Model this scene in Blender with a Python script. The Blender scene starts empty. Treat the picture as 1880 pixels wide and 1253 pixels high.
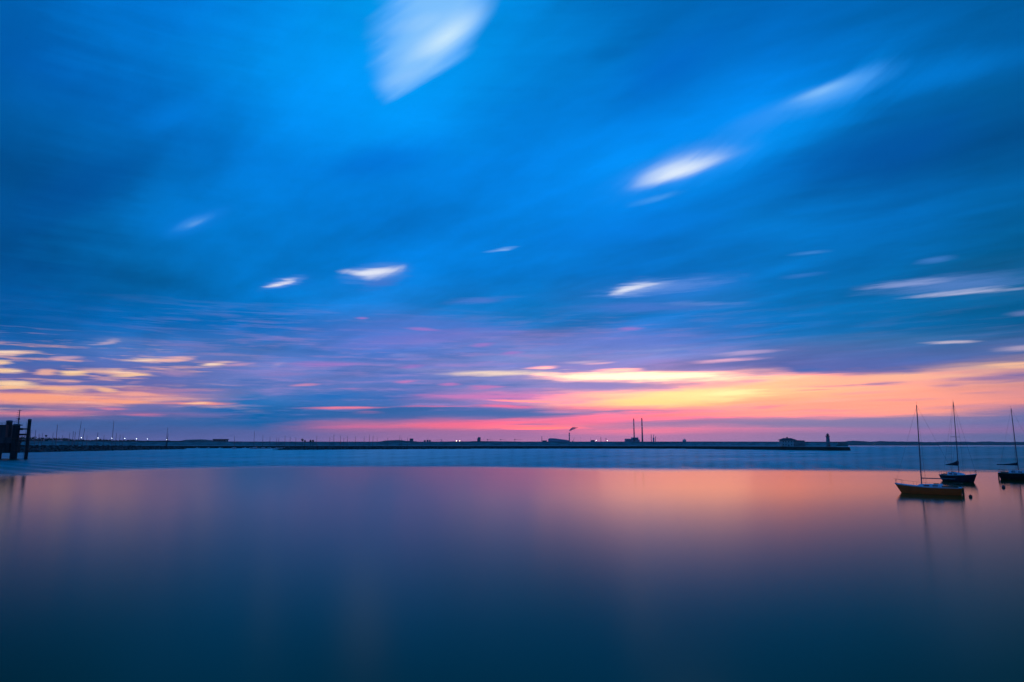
import bpy, bmesh, math, random
from math import radians as R, sin, cos, tan, atan, atan2, asin, degrees, sqrt, pi
from mathutils import Vector
random.seed(7)
S = bpy.context.scene
COL = S.collection

# ------------------------------------------------------------------ camera
EYE = 6.5
F_PX = 1253.0
HORIZON = 817.0
PITCH = atan((HORIZON - 626.5) / F_PX)
cam_d = bpy.data.cameras.new('camera')
cam_d.sensor_width = 36.0
cam_d.lens = 36.0 * F_PX / 1880.0
cam_d.clip_start = 0.5
cam_d.clip_end = 80000
cam = bpy.data.objects.new('camera', cam_d)
cam.location = (0, 0, EYE)
cam.rotation_euler = (pi / 2 + PITCH, 0, 0)
COL.objects.link(cam)
S.camera = cam

S.render.engine = 'CYCLES'
S.cycles.use_denoising = True
S.cycles.max_bounces = 6
S.cycles.sample_clamp_indirect = 6.0
vs = S.view_settings
vs.view_transform = 'Standard'
vs.look = 'None'
vs.gamma = 1.0
vs.exposure = 0.0
vs.use_curve_mapping = False


def ray(x, y):
    """direction of sight through a point of the photograph, world axes"""
    u = (x - 940.0) / F_PX
    v = -(y - 626.5) / F_PX
    cp, sp = cos(PITCH), sin(PITCH)
    return Vector((u, cp - v * sp, sp + v * cp))


def at(x, y, Y):
    d = ray(x, y)
    t = Y / d.y
    return Vector((d.x * t, Y, EYE + d.z * t))


def ground(x, y):
    d = ray(x, y)
    t = -EYE / d.z
    return Vector((d.x * t, d.y * t, 0.0))


def azel(x, y):
    d = ray(x, y).normalized()
    return degrees(atan2(d.x, d.y)), degrees(asin(d.z))


def lin(c):
    o = []
    for v in c[:3]:
        v = v / 255.0
        o.append(v / 12.92 if v <= 0.04045 else ((v + 0.055) / 1.055) ** 2.4)
    return (o[0], o[1], o[2], 1.0)


# ------------------------------------------------------------------ sky (world)
W = bpy.data.worlds.new('World')
S.world = W
W.use_nodes = True
nt = W.node_tree
for n in list(nt.nodes):
    nt.nodes.remove(n)
L = nt.links


def N(t, **kw):
    n = nt.nodes.new(t)
    for k, v in kw.items():
        setattr(n, k, v)
    return n


def sock(s, v):
    if isinstance(v, bpy.types.NodeSocket):
        L.new(v, s)
    else:
        s.default_value = v


def M(op, a, b=0.0, c=0.0):
    n = N('ShaderNodeMath', operation=op)
    sock(n.inputs[0], a)
    sock(n.inputs[1], b)
    sock(n.inputs[2], c)
    return n.outputs[0]


def MR(v, a, b, c=0.0, d=1.0, kind='LINEAR'):
    n = N('ShaderNodeMapRange', interpolation_type=kind)
    n.clamp = True
    sock(n.inputs['Value'], v)
    for k, x in (('From Min', a), ('From Max', b), ('To Min', c), ('To Max', d)):
        sock(n.inputs[k], x)
    return n.outputs['Result']


def MIX(f, a, b, blend='MIX'):
    n = N('ShaderNodeMix', data_type='RGBA', blend_type=blend)
    n.clamp_factor = True
    sock(n.inputs['Factor'], f)
    sock(n.inputs[6], a)
    sock(n.inputs[7], b)
    return n.outputs[2]


def NOISE(vec, scale=1.0, detail=3.0, rough=0.5):
    n = N('ShaderNodeTexNoise', noise_dimensions='3D')
    sock(n.inputs['Vector'], vec)
    n.inputs['Scale'].default_value = scale
    n.inputs['Detail'].default_value = detail
    n.inputs['Roughness'].default_value = rough
    return n


def XYZ(x, y, z=0.0):
    n = N('ShaderNodeCombineXYZ')
    sock(n.inputs[0], x)
    sock(n.inputs[1], y)
    sock(n.inputs[2], z)
    return n.outputs[0]


def GREY(v):
    n = N('ShaderNodeCombineColor')
    for k in range(3):
        sock(n.inputs[k], v)
    return n.outputs[0]


tc = N('ShaderNodeTexCoord')
sep = N('ShaderNodeSeparateXYZ')
L.new(tc.outputs['Generated'], sep.inputs[0])
dx, dy, dz = sep.outputs
RAD = 180.0 / pi
el0 = M('MULTIPLY', M('ARCSINE', dz), RAD)
az0 = M('MULTIPLY', M('ARCTAN2', dx, dy), RAD)
# position on the cloud deck, along and across the wind the clouds drift on
zc = M('ADD', M('MAXIMUM', dz, 0.0), 0.045)
wa = R(-39.0)
along = M('DIVIDE', M('ADD', M('MULTIPLY', dx, sin(wa)), M('MULTIPLY', dy, cos(wa))), zc)
across = M('DIVIDE', M('SUBTRACT', M('MULTIPLY', dx, cos(wa)), M('MULTIPLY', dy, sin(wa))), zc)
soft = NOISE(XYZ(M('MULTIPLY', along, 0.32), M('MULTIPLY', across, 1.1), 3.7), 1.0, 3.0, 0.5)
fine = NOISE(XYZ(M('MULTIPLY', along, 0.45), M('MULTIPLY', across, 3.6), 9.1), 1.0, 4.0, 0.55)
# drawn-out wisps low over the horizon: shift where the colours are read
wisp = NOISE(XYZ(M('MULTIPLY', az0, 0.085), M('MULTIPLY', el0, 1.15), 1.3), 1.0, 4.0, 0.6)
wsep = N('ShaderNodeSeparateColor')
L.new(wisp.outputs['Color'], wsep.inputs[0])
low = MR(el0, 0.3, 3.0, 0.25, 1.0)
el = M('ADD', el0, M('MULTIPLY', M('MULTIPLY', M('SUBTRACT', wsep.outputs[0], 0.5), 1.5), low))
az = M('ADD', az0, M('MULTIPLY', M('SUBTRACT', wsep.outputs[1], 0.5), 9.0))

COLUMNS = {
    0: [(0, 0, 88, 175), (100, 0, 88, 180), (200, 0, 90, 175), (300, 0, 78, 155), (400, 0, 76, 150), (500, 0, 78, 155),
        (560, 0, 85, 165), (600, 0, 90, 170), (622, 20, 95, 175), (640, 60, 102, 175), (665, 78, 103, 175), (690, 90, 98, 168),
        (708, 105, 100, 165), (718, 190, 130, 155), (725, 252, 162, 135), (736, 250, 155, 132), (742, 215, 140, 145),
        (747, 90, 98, 152), (752, 120, 105, 150), (758, 215, 125, 145), (765, 120, 98, 150), (775, 68, 96, 150),
        (792, 78, 96, 150), (806, 88, 98, 152), (817, 90, 98, 152)],
    240: [(0, 0, 115, 220), (100, 0, 110, 210), (200, 0, 105, 205), (300, 0, 101, 192), (400, 0, 108, 200), (500, 0, 106, 192),
          (560, 0, 103, 190), (600, 0, 104, 192), (622, 36, 108, 192), (640, 72, 114, 190), (665, 86, 110, 185), (690, 92, 106, 180),
          (708, 112, 110, 175), (722, 175, 125, 160), (736, 252, 160, 135), (744, 165, 122, 158), (752, 95, 104, 165),
          (759, 140, 105, 155), (765, 78, 100, 160), (780, 62, 96, 156), (795, 80, 96, 156), (806, 92, 100, 160), (817, 92, 100, 160)],
    480: [(0, 0, 135, 240), (100, 0, 138, 242), (200, 0, 128, 232), (300, 0, 111, 210), (400, 0, 113, 210), (500, 0, 110, 203),
          (560, 0, 110, 203), (600, 8, 110, 205), (640, 72, 118, 200), (670, 108, 124, 200), (700, 104, 124, 195), (720, 80, 120, 190),
          (740, 40, 114, 184), (760, 0, 100, 170), (775, 10, 98, 164), (785, 62, 100, 164), (795, 92, 101, 162), (817, 100, 105, 165)],
    720: [(0, 0, 150, 250), (100, 0, 150, 250), (200, 0, 143, 248), (300, 0, 118, 222), (400, 0, 114, 217), (500, 0, 111, 209),
          (560, 20, 114, 209), (600, 68, 116, 209), (630, 88, 120, 210), (652, 75, 116, 205), (672, 112, 126, 205), (690, 92, 121, 200),
          (710, 92, 121, 198), (728, 62, 114, 192), (740, 75, 115, 188), (750, 52, 102, 166), (764, 72, 101, 165), (772, 120, 106, 165),
          (780, 205, 112, 150), (787, 178, 110, 156), (795, 152, 110, 160), (817, 152, 112, 165)],
    960: [(0, 0, 140, 245), (100, 0, 134, 238), (200, 0, 124, 229), (300, 0, 118, 224), (400, 0, 117, 220), (500, 0, 114, 214),
          (560, 5, 117, 210), (600, 30, 120, 211), (617, 112, 122, 207), (640, 114, 130, 210), (660, 128, 139, 210), (676, 122, 131, 210),
          (688, 175, 160, 208), (700, 126, 135, 205), (716, 140, 140, 205), (729, 225, 135, 190), (739, 160, 130, 190), (750, 100, 112, 172),
          (761, 95, 113, 178), (768, 190, 118, 165), (776, 240, 114, 145), (783, 240, 128, 142), (789, 190, 116, 165), (800, 172, 116, 165), (817, 180, 120, 165)],
    1200: [(0, 0, 115, 215), (100, 0, 112, 212), (200, 0, 115, 220), (300, 0, 126, 232), (400, 0, 114, 219), (500, 0, 110, 209),
           (560, 40, 117, 210), (580, 12, 115, 210), (600, 48, 116, 210), (630, 90, 121, 210), (650, 128, 138, 214), (665, 140, 132, 206),
           (679, 158, 138, 202), (690, 255, 245, 205), (700, 180, 146, 192), (711, 170, 142, 198), (724, 255, 230, 165), (740, 255, 215, 142),
           (749, 255, 172, 146), (757, 195, 135, 168), (765, 252, 135, 142), (775, 165, 122, 170), (785, 190, 129, 170), (790, 226, 130, 160), (800, 195, 125, 170), (817, 190, 125, 170)],
    1440: [(0, 0, 100, 195), (100, 0, 110, 213), (200, 0, 128, 238), (300, 0, 108, 208), (400, 0, 116, 214), (500, 0, 109, 200),
           (560, 0, 111, 200), (600, 4, 110, 196), (622, 30, 112, 192), (642, 88, 115, 190), (662, 92, 110, 186), (684, 94, 104, 178),
           (693, 255, 198, 168), (705, 255, 210, 158), (720, 255, 200, 150), (735, 255, 178, 145), (750, 255, 166, 142), (762, 250, 160, 150),
           (768, 165, 132, 170), (780, 142, 126, 170), (788, 205, 130, 170), (797, 155, 121, 166), (817, 150, 124, 170)],
    1680: [(0, 0, 95, 180), (100, 0, 108, 203), (200, 0, 99, 188), (300, 0, 88, 170), (400, 0, 98, 184), (500, 0, 103, 184),
           (560, 0, 104, 180), (600, 4, 101, 172), (622, 55, 113, 180), (642, 72, 110, 180), (670, 86, 106, 180), (678, 120, 115, 172), (686, 250, 170, 155),
           (700, 252, 174, 150), (715, 250, 170, 146), (740, 255, 166, 142), (759, 252, 164, 142), (767, 155, 127, 165), (780, 116, 120, 170),
           (793, 165, 120, 170), (801, 122, 115, 165), (817, 125, 115, 165)],
    1880: [(0, 0, 85, 160), (100, 0, 103, 193), (150, 0, 95, 175), (250, 0, 79, 152), (350, 0, 87, 160), (450, 0, 90, 156),
           (520, 20, 98, 164), (560, 0, 95, 160), (600, 4, 92, 154), (632, 78, 107, 170), (650, 84, 106, 167), (660, 150, 130, 165), (668, 250, 188, 156),
           (678, 200, 145, 162), (690, 115, 104, 165), (700, 225, 155, 150), (715, 225, 147, 146), (740, 235, 146, 141), (750, 160, 123, 158),
           (760, 102, 111, 165), (775, 102, 111, 165), (790, 138, 111, 160), (800, 90, 106, 152), (817, 95, 110, 155)],
}
EL_LO, EL_HI = -4.0, 42.0
tpos = MR(el, EL_LO, EL_HI)


def ramp(stops):
    n = N('ShaderNodeValToRGB')
    cr = n.color_ramp
    cr.interpolation = 'LINEAR'
    stops = sorted(stops)[:32]
    while len(cr.elements) < len(stops):
        cr.elements.new(0.5)
    for e, (p, c) in zip(cr.elements, stops):
        e.position = p
        e.color = c
    for e, (p, c) in zip(cr.elements, stops):
        e.position = p
        e.color = c
    L.new(tpos, n.inputs[0])
    return n.outputs[0]


# the low sky round the sunset is brighter than the picture can hold: its red runs past full
BRIGHT = {960: 1.8, 1200: 2.5, 1440: 1.9, 1680: 1.15}


def glow(c_, k, r_):
    k = 1 + (k - 1) * max(0.0, min(1.0, (r_ - 215) / 38.0))
    return (c_[0] * k, c_[1] * (1 + (k - 1) * .06), c_[2], 1.0)


def tt(e):
    return min(1.0, max(0.0, (e - EL_LO) / (EL_HI - EL_LO)))


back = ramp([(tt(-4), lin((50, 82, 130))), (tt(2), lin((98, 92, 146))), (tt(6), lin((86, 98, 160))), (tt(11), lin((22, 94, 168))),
             (tt(20), lin((8, 88, 170))), (tt(42), lin((0, 88, 178)))])  # unseen sky behind the camera; low violet added to redden light on the hull
c = back
prev = None
keys = sorted(COLUMNS)
for i, x in enumerate(keys):
    st = [(tt(azel(x, y)[1]), glow(lin((r_, g_, b_)), BRIGHT.get(x, 1.0), r_)) for (y, r_, g_, b_) in COLUMNS[x]]
    st.append((1.0, lin((0, 98, 196))))
    rp = ramp(st)
    a = azel(x, 700)[0]
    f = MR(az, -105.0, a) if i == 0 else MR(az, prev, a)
    c = MIX(f, c, rp)
    prev = a
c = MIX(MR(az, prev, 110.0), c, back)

# the deck turns a little greener away from the horizon
gup = MR(el0, 4.0, 11.0)
gv = N('ShaderNodeCombineColor')
gv.inputs[0].default_value = 1.0
sock(gv.inputs[1], M('MULTIPLY_ADD', gup, 0.11, 1.0))
sock(gv.inputs[2], M('MULTIPLY_ADD', gup, -0.05, 1.0))
c = MIX(1.0, c, gv.outputs[0], 'MULTIPLY')

# light and shade in the cloud deck overhead
up = MR(el0, 2.0, 12.0)
v = M('ADD', 1.0, M('MULTIPLY', M('MULTIPLY', M('SUBTRACT', soft.outputs['Fac'], 0.5), 1.1), up))
c = MIX(1.0, c, GREY(v), 'MULTIPLY')
mott = NOISE(XYZ(M('MULTIPLY', along, 1.0), M('MULTIPLY', across, 2.1), 12.4), 1.0, 5.0, 0.58)
v3 = M('ADD', 1.0, M('MULTIPLY', M('MULTIPLY', M('SUBTRACT', mott.outputs['Fac'], 0.5), 1.0), up))
c = MIX(1.0, c, GREY(v3), 'MULTIPLY')
v2 = M('ADD', 1.0, M('MULTIPLY', M('SUBTRACT', fine.outputs['Fac'], 0.5), 0.22))
c = MIX(1.0, c, GREY(v2), 'MULTIPLY')
# thin broken layers low down: violet in the middle, gold on the left
thin = NOISE(XYZ(M('MULTIPLY', az0, 0.19), M('MULTIPLY', M('SUBTRACT', el0, M('MULTIPLY', az0, 0.015)), 2.9), 8.8), 1.0, 5.0, 0.62)
tsep = N('ShaderNodeSeparateColor')
L.new(thin.outputs['Color'], tsep.inputs[0])
band = M('MULTIPLY', MR(el0, 1.6, 3.0), MR(el0, 11.5, 7.5))
fv = M('MULTIPLY', MR(tsep.outputs[0], 0.5, 0.72, 0.0, 0.6), M('MULTIPLY', band, M('MULTIPLY', MR(az0, -34.0, -20.0), MR(az0, 24.0, 8.0, 0.12, 1.0))))
c = MIX(fv, c, lin((172, 140, 208)))
fb = M('MULTIPLY', MR(tsep.outputs[1], 0.5, 0.74, 0.0, 0.6), M('MULTIPLY', band, MR(az0, 14.0, -2.0)))
c = MIX(fb, c, lin((42, 104, 182)))
fg = M('MULTIPLY', MR(tsep.outputs[2], 0.53, 0.7, 0.0, 0.85), M('MULTIPLY', M('MULTIPLY', MR(el0, 1.8, 2.6), MR(el0, 8.2, 6.2)), MR(az0, -19.0, -29.0)))
c = MIX(fg, c, lin((250, 182, 165)))

# single wisps and breaks in the deck; each reads the drifting coordinates
wv = XYZ(M('ADD', az0, M('MULTIPLY', M('SUBTRACT', wsep.outputs[1], 0.5), 2.4)),
         M('ADD', el0, M('MULTIPLY', M('SUBTRACT', wsep.outputs[2], 0.5), 0.55)), 1.0)
fsep = N('ShaderNodeSeparateColor')
L.new(fine.outputs['Color'], fsep.inputs[0])
wv_up = XYZ(M('ADD', az0, M('MULTIPLY', M('SUBTRACT', fsep.outputs[1], 0.5), 1.6)),
            M('ADD', el0, M('MULTIPLY', M('SUBTRACT', fsep.outputs[2], 0.5), 1.6)), 1.0)


strk = NOISE(XYZ(M('MULTIPLY', az0, 0.30), M('MULTIPLY', M('SUBTRACT', el0, M('MULTIPLY', az0, 0.02)), 4.2), 5.5), 1.0, 4.0, 0.6)
edge_low = M('MULTIPLY', M('SUBTRACT', strk.outputs['Fac'], 0.5), 1.0)
torn = NOISE(XYZ(M('ADD', M('MULTIPLY', az0, .085), M('MULTIPLY', el0, .06)), M('SUBTRACT', M('MULTIPLY', el0, .62), M('MULTIPLY', az0, .36)), 2.2), 1.0, 5.0, 0.6)
fibre = MR(torn.outputs['Fac'], 0.36, 0.62, 0.45, 1.0)
edge_up = M('MULTIPLY', M('SUBTRACT', torn.outputs['Fac'], 0.5), 1.5)


def dot(pv_, A, B, C):
    n = N('ShaderNodeVectorMath', operation='DOT_PRODUCT')
    L.new(pv_, n.inputs[0])
    n.inputs[1].default_value = (A, B, C)
    return n.outputs['Value']


def blob(p0, p1, w, col, a, inner=0.0, gain=1.0, vec=None, ragged=None, crisp=None, blunt=None):
    """a drawn-out patch of cloud from p0 to p1 (photograph points turned into azimuth and height);
    crisp > 1 sharpens its under side, blunt > 1 its left end"""
    global c
    a0, e0 = azel(*p0)
    a1, e1 = azel(*p1)
    mx, my = (p0[0] + p1[0]) / 2, (p0[1] + p1[1]) / 2
    ca, ce = (a0 + a1) / 2, (e0 + e1) / 2
    ln = sqrt((a1 - a0) ** 2 + (e1 - e0) ** 2) / 2
    wd = abs(azel(mx, my - w)[1] - azel(mx, my + w)[1]) / 2
    th = atan2(e1 - e0, a1 - a0)
    ln, wd = max(ln, 0.05), max(wd, 0.02)
    pv_ = vec or wv
    A, B = cos(th) / ln, sin(th) / ln
    u_ = dot(pv_, A, B, -(A * ca + B * ce))
    A, B = -sin(th) / wd, cos(th) / wd
    v_ = dot(pv_, A, B, -(A * ca + B * ce))
    if crisp:
        v_ = M('MAXIMUM', v_, M('MULTIPLY', v_, -crisp))
    if blunt:
        u_ = M('MAXIMUM', u_, M('MULTIPLY', u_, -blunt))
    r2 = M('MULTIPLY_ADD', v_, v_, M('MULTIPLY', u_, u_))
    if ragged is None:
        ragged = 0.5 if vec is not None else 1.1
    r_ = M('MULTIPLY_ADD', edge_up if vec is not None else edge_low, ragged, M('SQRT', r2))
    f = MR(r_, inner, 1.0, a, 0.0, 'SMOOTHSTEP')
    if vec is not None and col[0] > 90:
        f = M('MULTIPLY', f, fibre)
    lc = lin(col)
    lc = (lc[0] * gain, lc[1] * gain, lc[2] * gain, 1)
    c = MIX(f, c, glow(lc, 2.2, col[0]) if 930 < mx < 1480 and my > 660 and col[1] > 135 else lc)


def wedge(sides, col, a, vec):
    """a patch bounded by straight edges: (p, q, softness in photograph pixels), inside on the left going from p to q"""
    global c
    f = None
    for p, q, w in sides:
        (a0, e0), (a1, e1) = azel(*p), azel(*q)
        nx, ny = -(e1 - e0), (a1 - a0)
        n_ = sqrt(nx * nx + ny * ny)
        wd = w / F_PX * 57.3
        nx, ny = nx / n_ / wd, ny / n_ / wd
        d_ = M('MULTIPLY_ADD', edge_up, 1.0, dot(vec, nx, ny, -(nx * a0 + ny * e0)))
        g_ = MR(d_, 0.0, 1.0, 0.0, 1.0, 'SMOOTHSTEP')
        f = g_ if f is None else M('MULTIPLY', f, g_)
    c = MIX(M('MULTIPLY', f, a), c, lin(col))


U = wv_up
# wide soft tones high up
blob((420, 190), (900, 60), 150, (0, 150, 252), .42, vec=U)
blob((560, 300), (1000, 40), 60, (0, 155, 254), .38, vec=U)
blob((1080, 380), (1760, 70), 75, (0, 150, 250), .75, vec=U)
blob((1500, 190), (1960, 60), 45, (0, 130, 225), .6, vec=U)
blob((1380, 340), (1960, 190), 75, (0, 84, 165), .7, vec=U)
blob((540, 330), (860, 250), 40, (0, 104, 205), .5, vec=U)
blob((-60, 420), (330, 270), 75, (0, 76, 152), .55, vec=U)
blob((200, 260), (420, 180), 40, (0, 132, 235), .45, vec=U)
blob((1100, 190), (1360, 40), 80, (0, 104, 205), .5, vec=U)
blob((900, 440), (1400, 400), 40, (0, 125, 228), .4, vec=U)
blob((240, 440), (440, 370), 40, (0, 122, 215), .6, vec=U)
# the white breaks
wedge((((690, 204), (890, 94), 12), ((872, 112), (940, -50), 40), ((696, -60), (650, 150), 60), ((650, 128), (702, 214), 34)), (84, 172, 255), .95, U)
wedge((((700, 196), (880, 98), 24), ((850, 126), (920, -40), 56), ((726, -60), (674, 150), 76), ((662, 128), (712, 206), 42)), (130, 196, 255), .85, U)
blob((690, 140), (930, -15), 52, (168, 214, 255), .75, .0, vec=U, crisp=1.2, ragged=.8)
blob((738, 118), (895, 8), 30, (206, 236, 255), .9, .05, vec=U, ragged=.8)
blob((695, 62), (850, 15), 22, (165, 212, 255), .55, vec=U, ragged=1.0)
blob((680, 165), (800, 112), 20, (146, 198, 255), .55, vec=U, ragged=1.0)
blob((1060, 372), (1460, 240), 60, (30, 145, 248), .8, vec=U, crisp=1.4)
blob((1085, 362), (1410, 252), 46, (105, 164, 250), .85, .0, vec=U, crisp=1.7, blunt=1.2)
blob((1112, 356), (1378, 266), 32, (196, 220, 253), .9, .05, vec=U, crisp=1.7, blunt=1.2)
blob((1135, 350), (1350, 278), 19, (228, 240, 255), .85, .1, vec=U, crisp=1.7, blunt=1.2)
blob((1140, 378), (1275, 346), 12, (76, 158, 242), .65, vec=U, ragged=.8)
blob((1280, 268), (1500, 178), 30, (44, 148, 248), .75, vec=U)
blob((1375, 232), (1700, 106), 34, (56, 156, 250), .8, vec=U, crisp=1.3)
blob((1400, 216), (1645, 124), 22, (112, 182, 253), .85, .0, vec=U, crisp=1.4, blunt=1.2)
blob((1440, 198), (1590, 142), 12, (140, 198, 254), .7, vec=U, crisp=1.3)
blob((280, 440), (430, 376), 26, (20, 130, 228), .75, vec=U)
blob((310, 425), (395, 390), 13, (60, 145, 230), .8, vec=U)
blob((335, 417), (378, 400), 7, (105, 165, 235), .7, vec=U)
blob((446, 538), (600, 506), 20, (20, 120, 215), .7, ragged=.8)
blob((460, 534), (574, 509), 11, (112, 156, 232), .9, ragged=.8, crisp=1.3)
blob((472, 530), (552, 513), 6, (225, 226, 246), .95, .1, ragged=.8, crisp=1.4)
blob((590, 516), (790, 494), 34, (24, 122, 216), .7, ragged=.8)
blob((608, 510), (768, 494), 23, (100, 146, 224), .85, ragged=.8)
wedge((((622, 504), (690, 528), 16), ((686, 524), (750, 500), 26), ((748, 508), (752, 484), 14), ((756, 486), (622, 494), 10)), (205, 214, 244), .95, wv)
blob((628, 505), (735, 494), 8, (232, 236, 250), .85, .1, ragged=.8)
blob((650, 528), (745, 512), 14, (66, 118, 205), .7)
blob((890, 463), (966, 452), 6, (120, 172, 240), .9, .1, crisp=1.5)
blob((1050, 550), (1420, 506), 30, (40, 122, 214), .7)
blob((1066, 546), (1390, 506), 20, (84, 138, 220), .9, crisp=1.3)
blob((1078, 546), (1250, 516), 20, (140, 170, 232), .9, .1, crisp=1.4, blunt=1.5)
blob((1092, 546), (1215, 519), 11, (224, 230, 248), .95, .15, crisp=1.8, blunt=1.6)
blob((1010, 565), (1400, 560), 14, (70, 120, 208), .75)
blob((1200, 560), (1400, 554), 6, (100, 140, 215), .6)
blob((800, 556), (970, 545), 10, (78, 122, 208), .75)
blob((1440, 470), (1545, 458), 5, (70, 140, 220), .6)
blob((1415, 512), (1520, 502), 5, (60, 125, 208), .6)
blob((1670, 484), (1770, 472), 9, (66, 128, 206), .7)
blob((1540, 537), (1980, 502), 24, (85, 130, 200), .85)
blob((1555, 533), (1780, 513), 9, (140, 160, 216), .8, crisp=1.6)
blob((1650, 548), (1920, 526), 10, (178, 186, 224), .9, crisp=1.6)
blob((1830, 578), (1940, 572), 8, (105, 128, 184), .7)
# violet veil in the middle
blob((480, 612), (900, 600), 26, (80, 120, 210), .5)
blob((640, 576), (1000, 612), 22, (92, 120, 208), .4)
blob((520, 640), (1010, 600), 22, (120, 118, 205), .5)
blob((930, 632), (1420, 612), 22, (105, 125, 208), .5)
for (x0, y0, x1, y1, w) in ((735, 603, 815, 607, 5), (850, 636, 910, 632, 5), (650, 584, 682, 585, 4), (730, 675, 790, 670, 6),
                            (500, 672, 690, 668, 9), (1120, 606, 1190, 602, 5), (905, 650, 960, 646, 6)):
    blob((x0, y0), (x1, y1), w, (175, 120, 202), .6)
blob((490, 672), (530, 668), 6, (165, 150, 205), .7)
blob((700, 654), (790, 650), 6, (125, 140, 215), .7)
# pink threads left of the glow
for (x0, y0, x1, y1, w, cl, a) in (
        (712, 702, 775, 699, 3.5, (205, 125, 190), .8), (520, 710, 600, 705, 5, (215, 140, 180), .85), (600, 715, 680, 713, 3, (170, 125, 190), .7),
        (795, 705, 850, 706, 3, (205, 125, 195), .7), (840, 710, 935, 710, 4, (215, 125, 190), .7), (735, 726, 1000, 730, 6, (210, 125, 190), .75),
        (860, 736, 1060, 737, 3.5, (255, 170, 150), .9), (545, 749, 735, 748, 5, (250, 130, 155), .95), (638, 758, 712, 759, 4, (235, 120, 155), .9),
        (700, 748, 900, 747, 2.5, (215, 120, 175), .8), (830, 747, 1010, 748, 5, (250, 115, 160), .9), (560, 785, 760, 782, 6, (215, 110, 155), .85),
        (700, 782, 960, 776, 8, (250, 110, 142), .7), (800, 770, 1000, 766, 4, (120, 112, 172), .7), (900, 781, 1060, 779, 3, (150, 116, 170), .6), (890, 787, 1100, 786, 3.5, (255, 140, 130), .85), (780, 700, 960, 690, 5, (130, 140, 210), .6)):
    blob((x0, y0), (x1, y1), w, cl, a, .1)
# blue shelf
blob((480, 765), (900, 755), 14, (45, 100, 165), .8, .2)
blob((700, 758), (1080, 762), 11, (70, 108, 172), .85, .2)
blob((380, 775), (620, 765), 18, (0, 98, 166), .7, .1)
blob((520, 735), (700, 722), 12, (20, 110, 190), .75)
# the glow
blob((780, 688), (1060, 684), 6, (255, 225, 205), .9, .1)
blob((930, 690), (1480, 693), 13, (255, 240, 205), .95, .25, 1.1)
blob((1000, 692), (1330, 692), 9, (255, 250, 215), .95, .2, 1.3)
blob((955, 678), (1045, 674), 5, (255, 225, 205), .9, .1)
blob((1075, 683), (1190, 678), 4, (255, 225, 205), .85, .1)
blob((1000, 668), (1130, 662), 5, (205, 180, 215), .7)
blob((1060, 672), (1140, 664), 4, (225, 190, 212), .7)
blob((1240, 668), (1420, 656), 6, (225, 185, 215), .75)
blob((1290, 655), (1460, 640), 6, (205, 175, 220), .6)
blob((1120, 650), (1300, 636), 5, (140, 155, 222), .6)
blob((920, 706), (1230, 712), 11, (155, 140, 205), .8, .2)
blob((1130, 734), (1440, 720), 17, (255, 228, 158), .9, .2, 1.1)
blob((1400, 742), (1640, 728), 5, (250, 188, 160), .6)
blob((1490, 726), (1660, 716), 4, (225, 160, 168), .55)
blob((1100, 748), (1300, 744), 4, (250, 175, 158), .6)
blob((1220, 745), (1420, 752), 5, (235, 165, 160), .55)
blob((1060, 738), (1360, 738), 12, (255, 215, 142), .8, .15, 1.1)
blob((1270, 726), (1420, 716), 11, (255, 242, 176), .7, .1, 1.1)
blob((1380, 706), (1900, 680), 13, (255, 190, 158), .8, .15)
blob((1540, 710), (1700, 702), 6, (165, 125, 172), .85, .1)
blob((1330, 703), (1430, 698), 4, (205, 150, 185), .6)
blob((1440, 720), (1560, 714), 3, (225, 150, 160), .7)
blob((1360, 752), (1460, 742), 5, (205, 140, 165), .7)
blob((1700, 700), (1960, 690), 7, (150, 120, 168), .8, .1)
blob((1690, 713), (1800, 706), 5, (170, 125, 168), .6)
blob((1420, 682), (1540, 680), 9, (70, 108, 182), .75)
blob((1680, 629), (1820, 627), 6, (195, 185, 208), .9, .1)
blob((1810, 645), (1950, 634), 9, (180, 165, 196), .8)
blob((1765, 674), (1960, 664), 6, (255, 196, 160), .85, .1)
for (x0, y0, x1, y1, w, cl, a) in ((1480, 712, 1640, 705, 4, (215, 150, 168), .6), (1560, 738, 1760, 730, 4, (225, 150, 158), .5), (1420, 757, 1620, 754, 4, (215, 145, 165), .5),
                                   (1640, 752, 1880, 744, 5, (205, 140, 160), .55), (1720, 722, 1900, 716, 4, (200, 140, 162), .55), (1350, 690, 1480, 686, 4, (205, 165, 195), .6)):
    blob((x0, y0), (x1, y1), w, cl, a, .1, ragged=1.5)
blob((1080, 762), (1260, 757), 5, (190, 130, 172), .7)
blob((1250, 778), (1960, 775), 14, (132, 124, 170), .55, .2)
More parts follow.
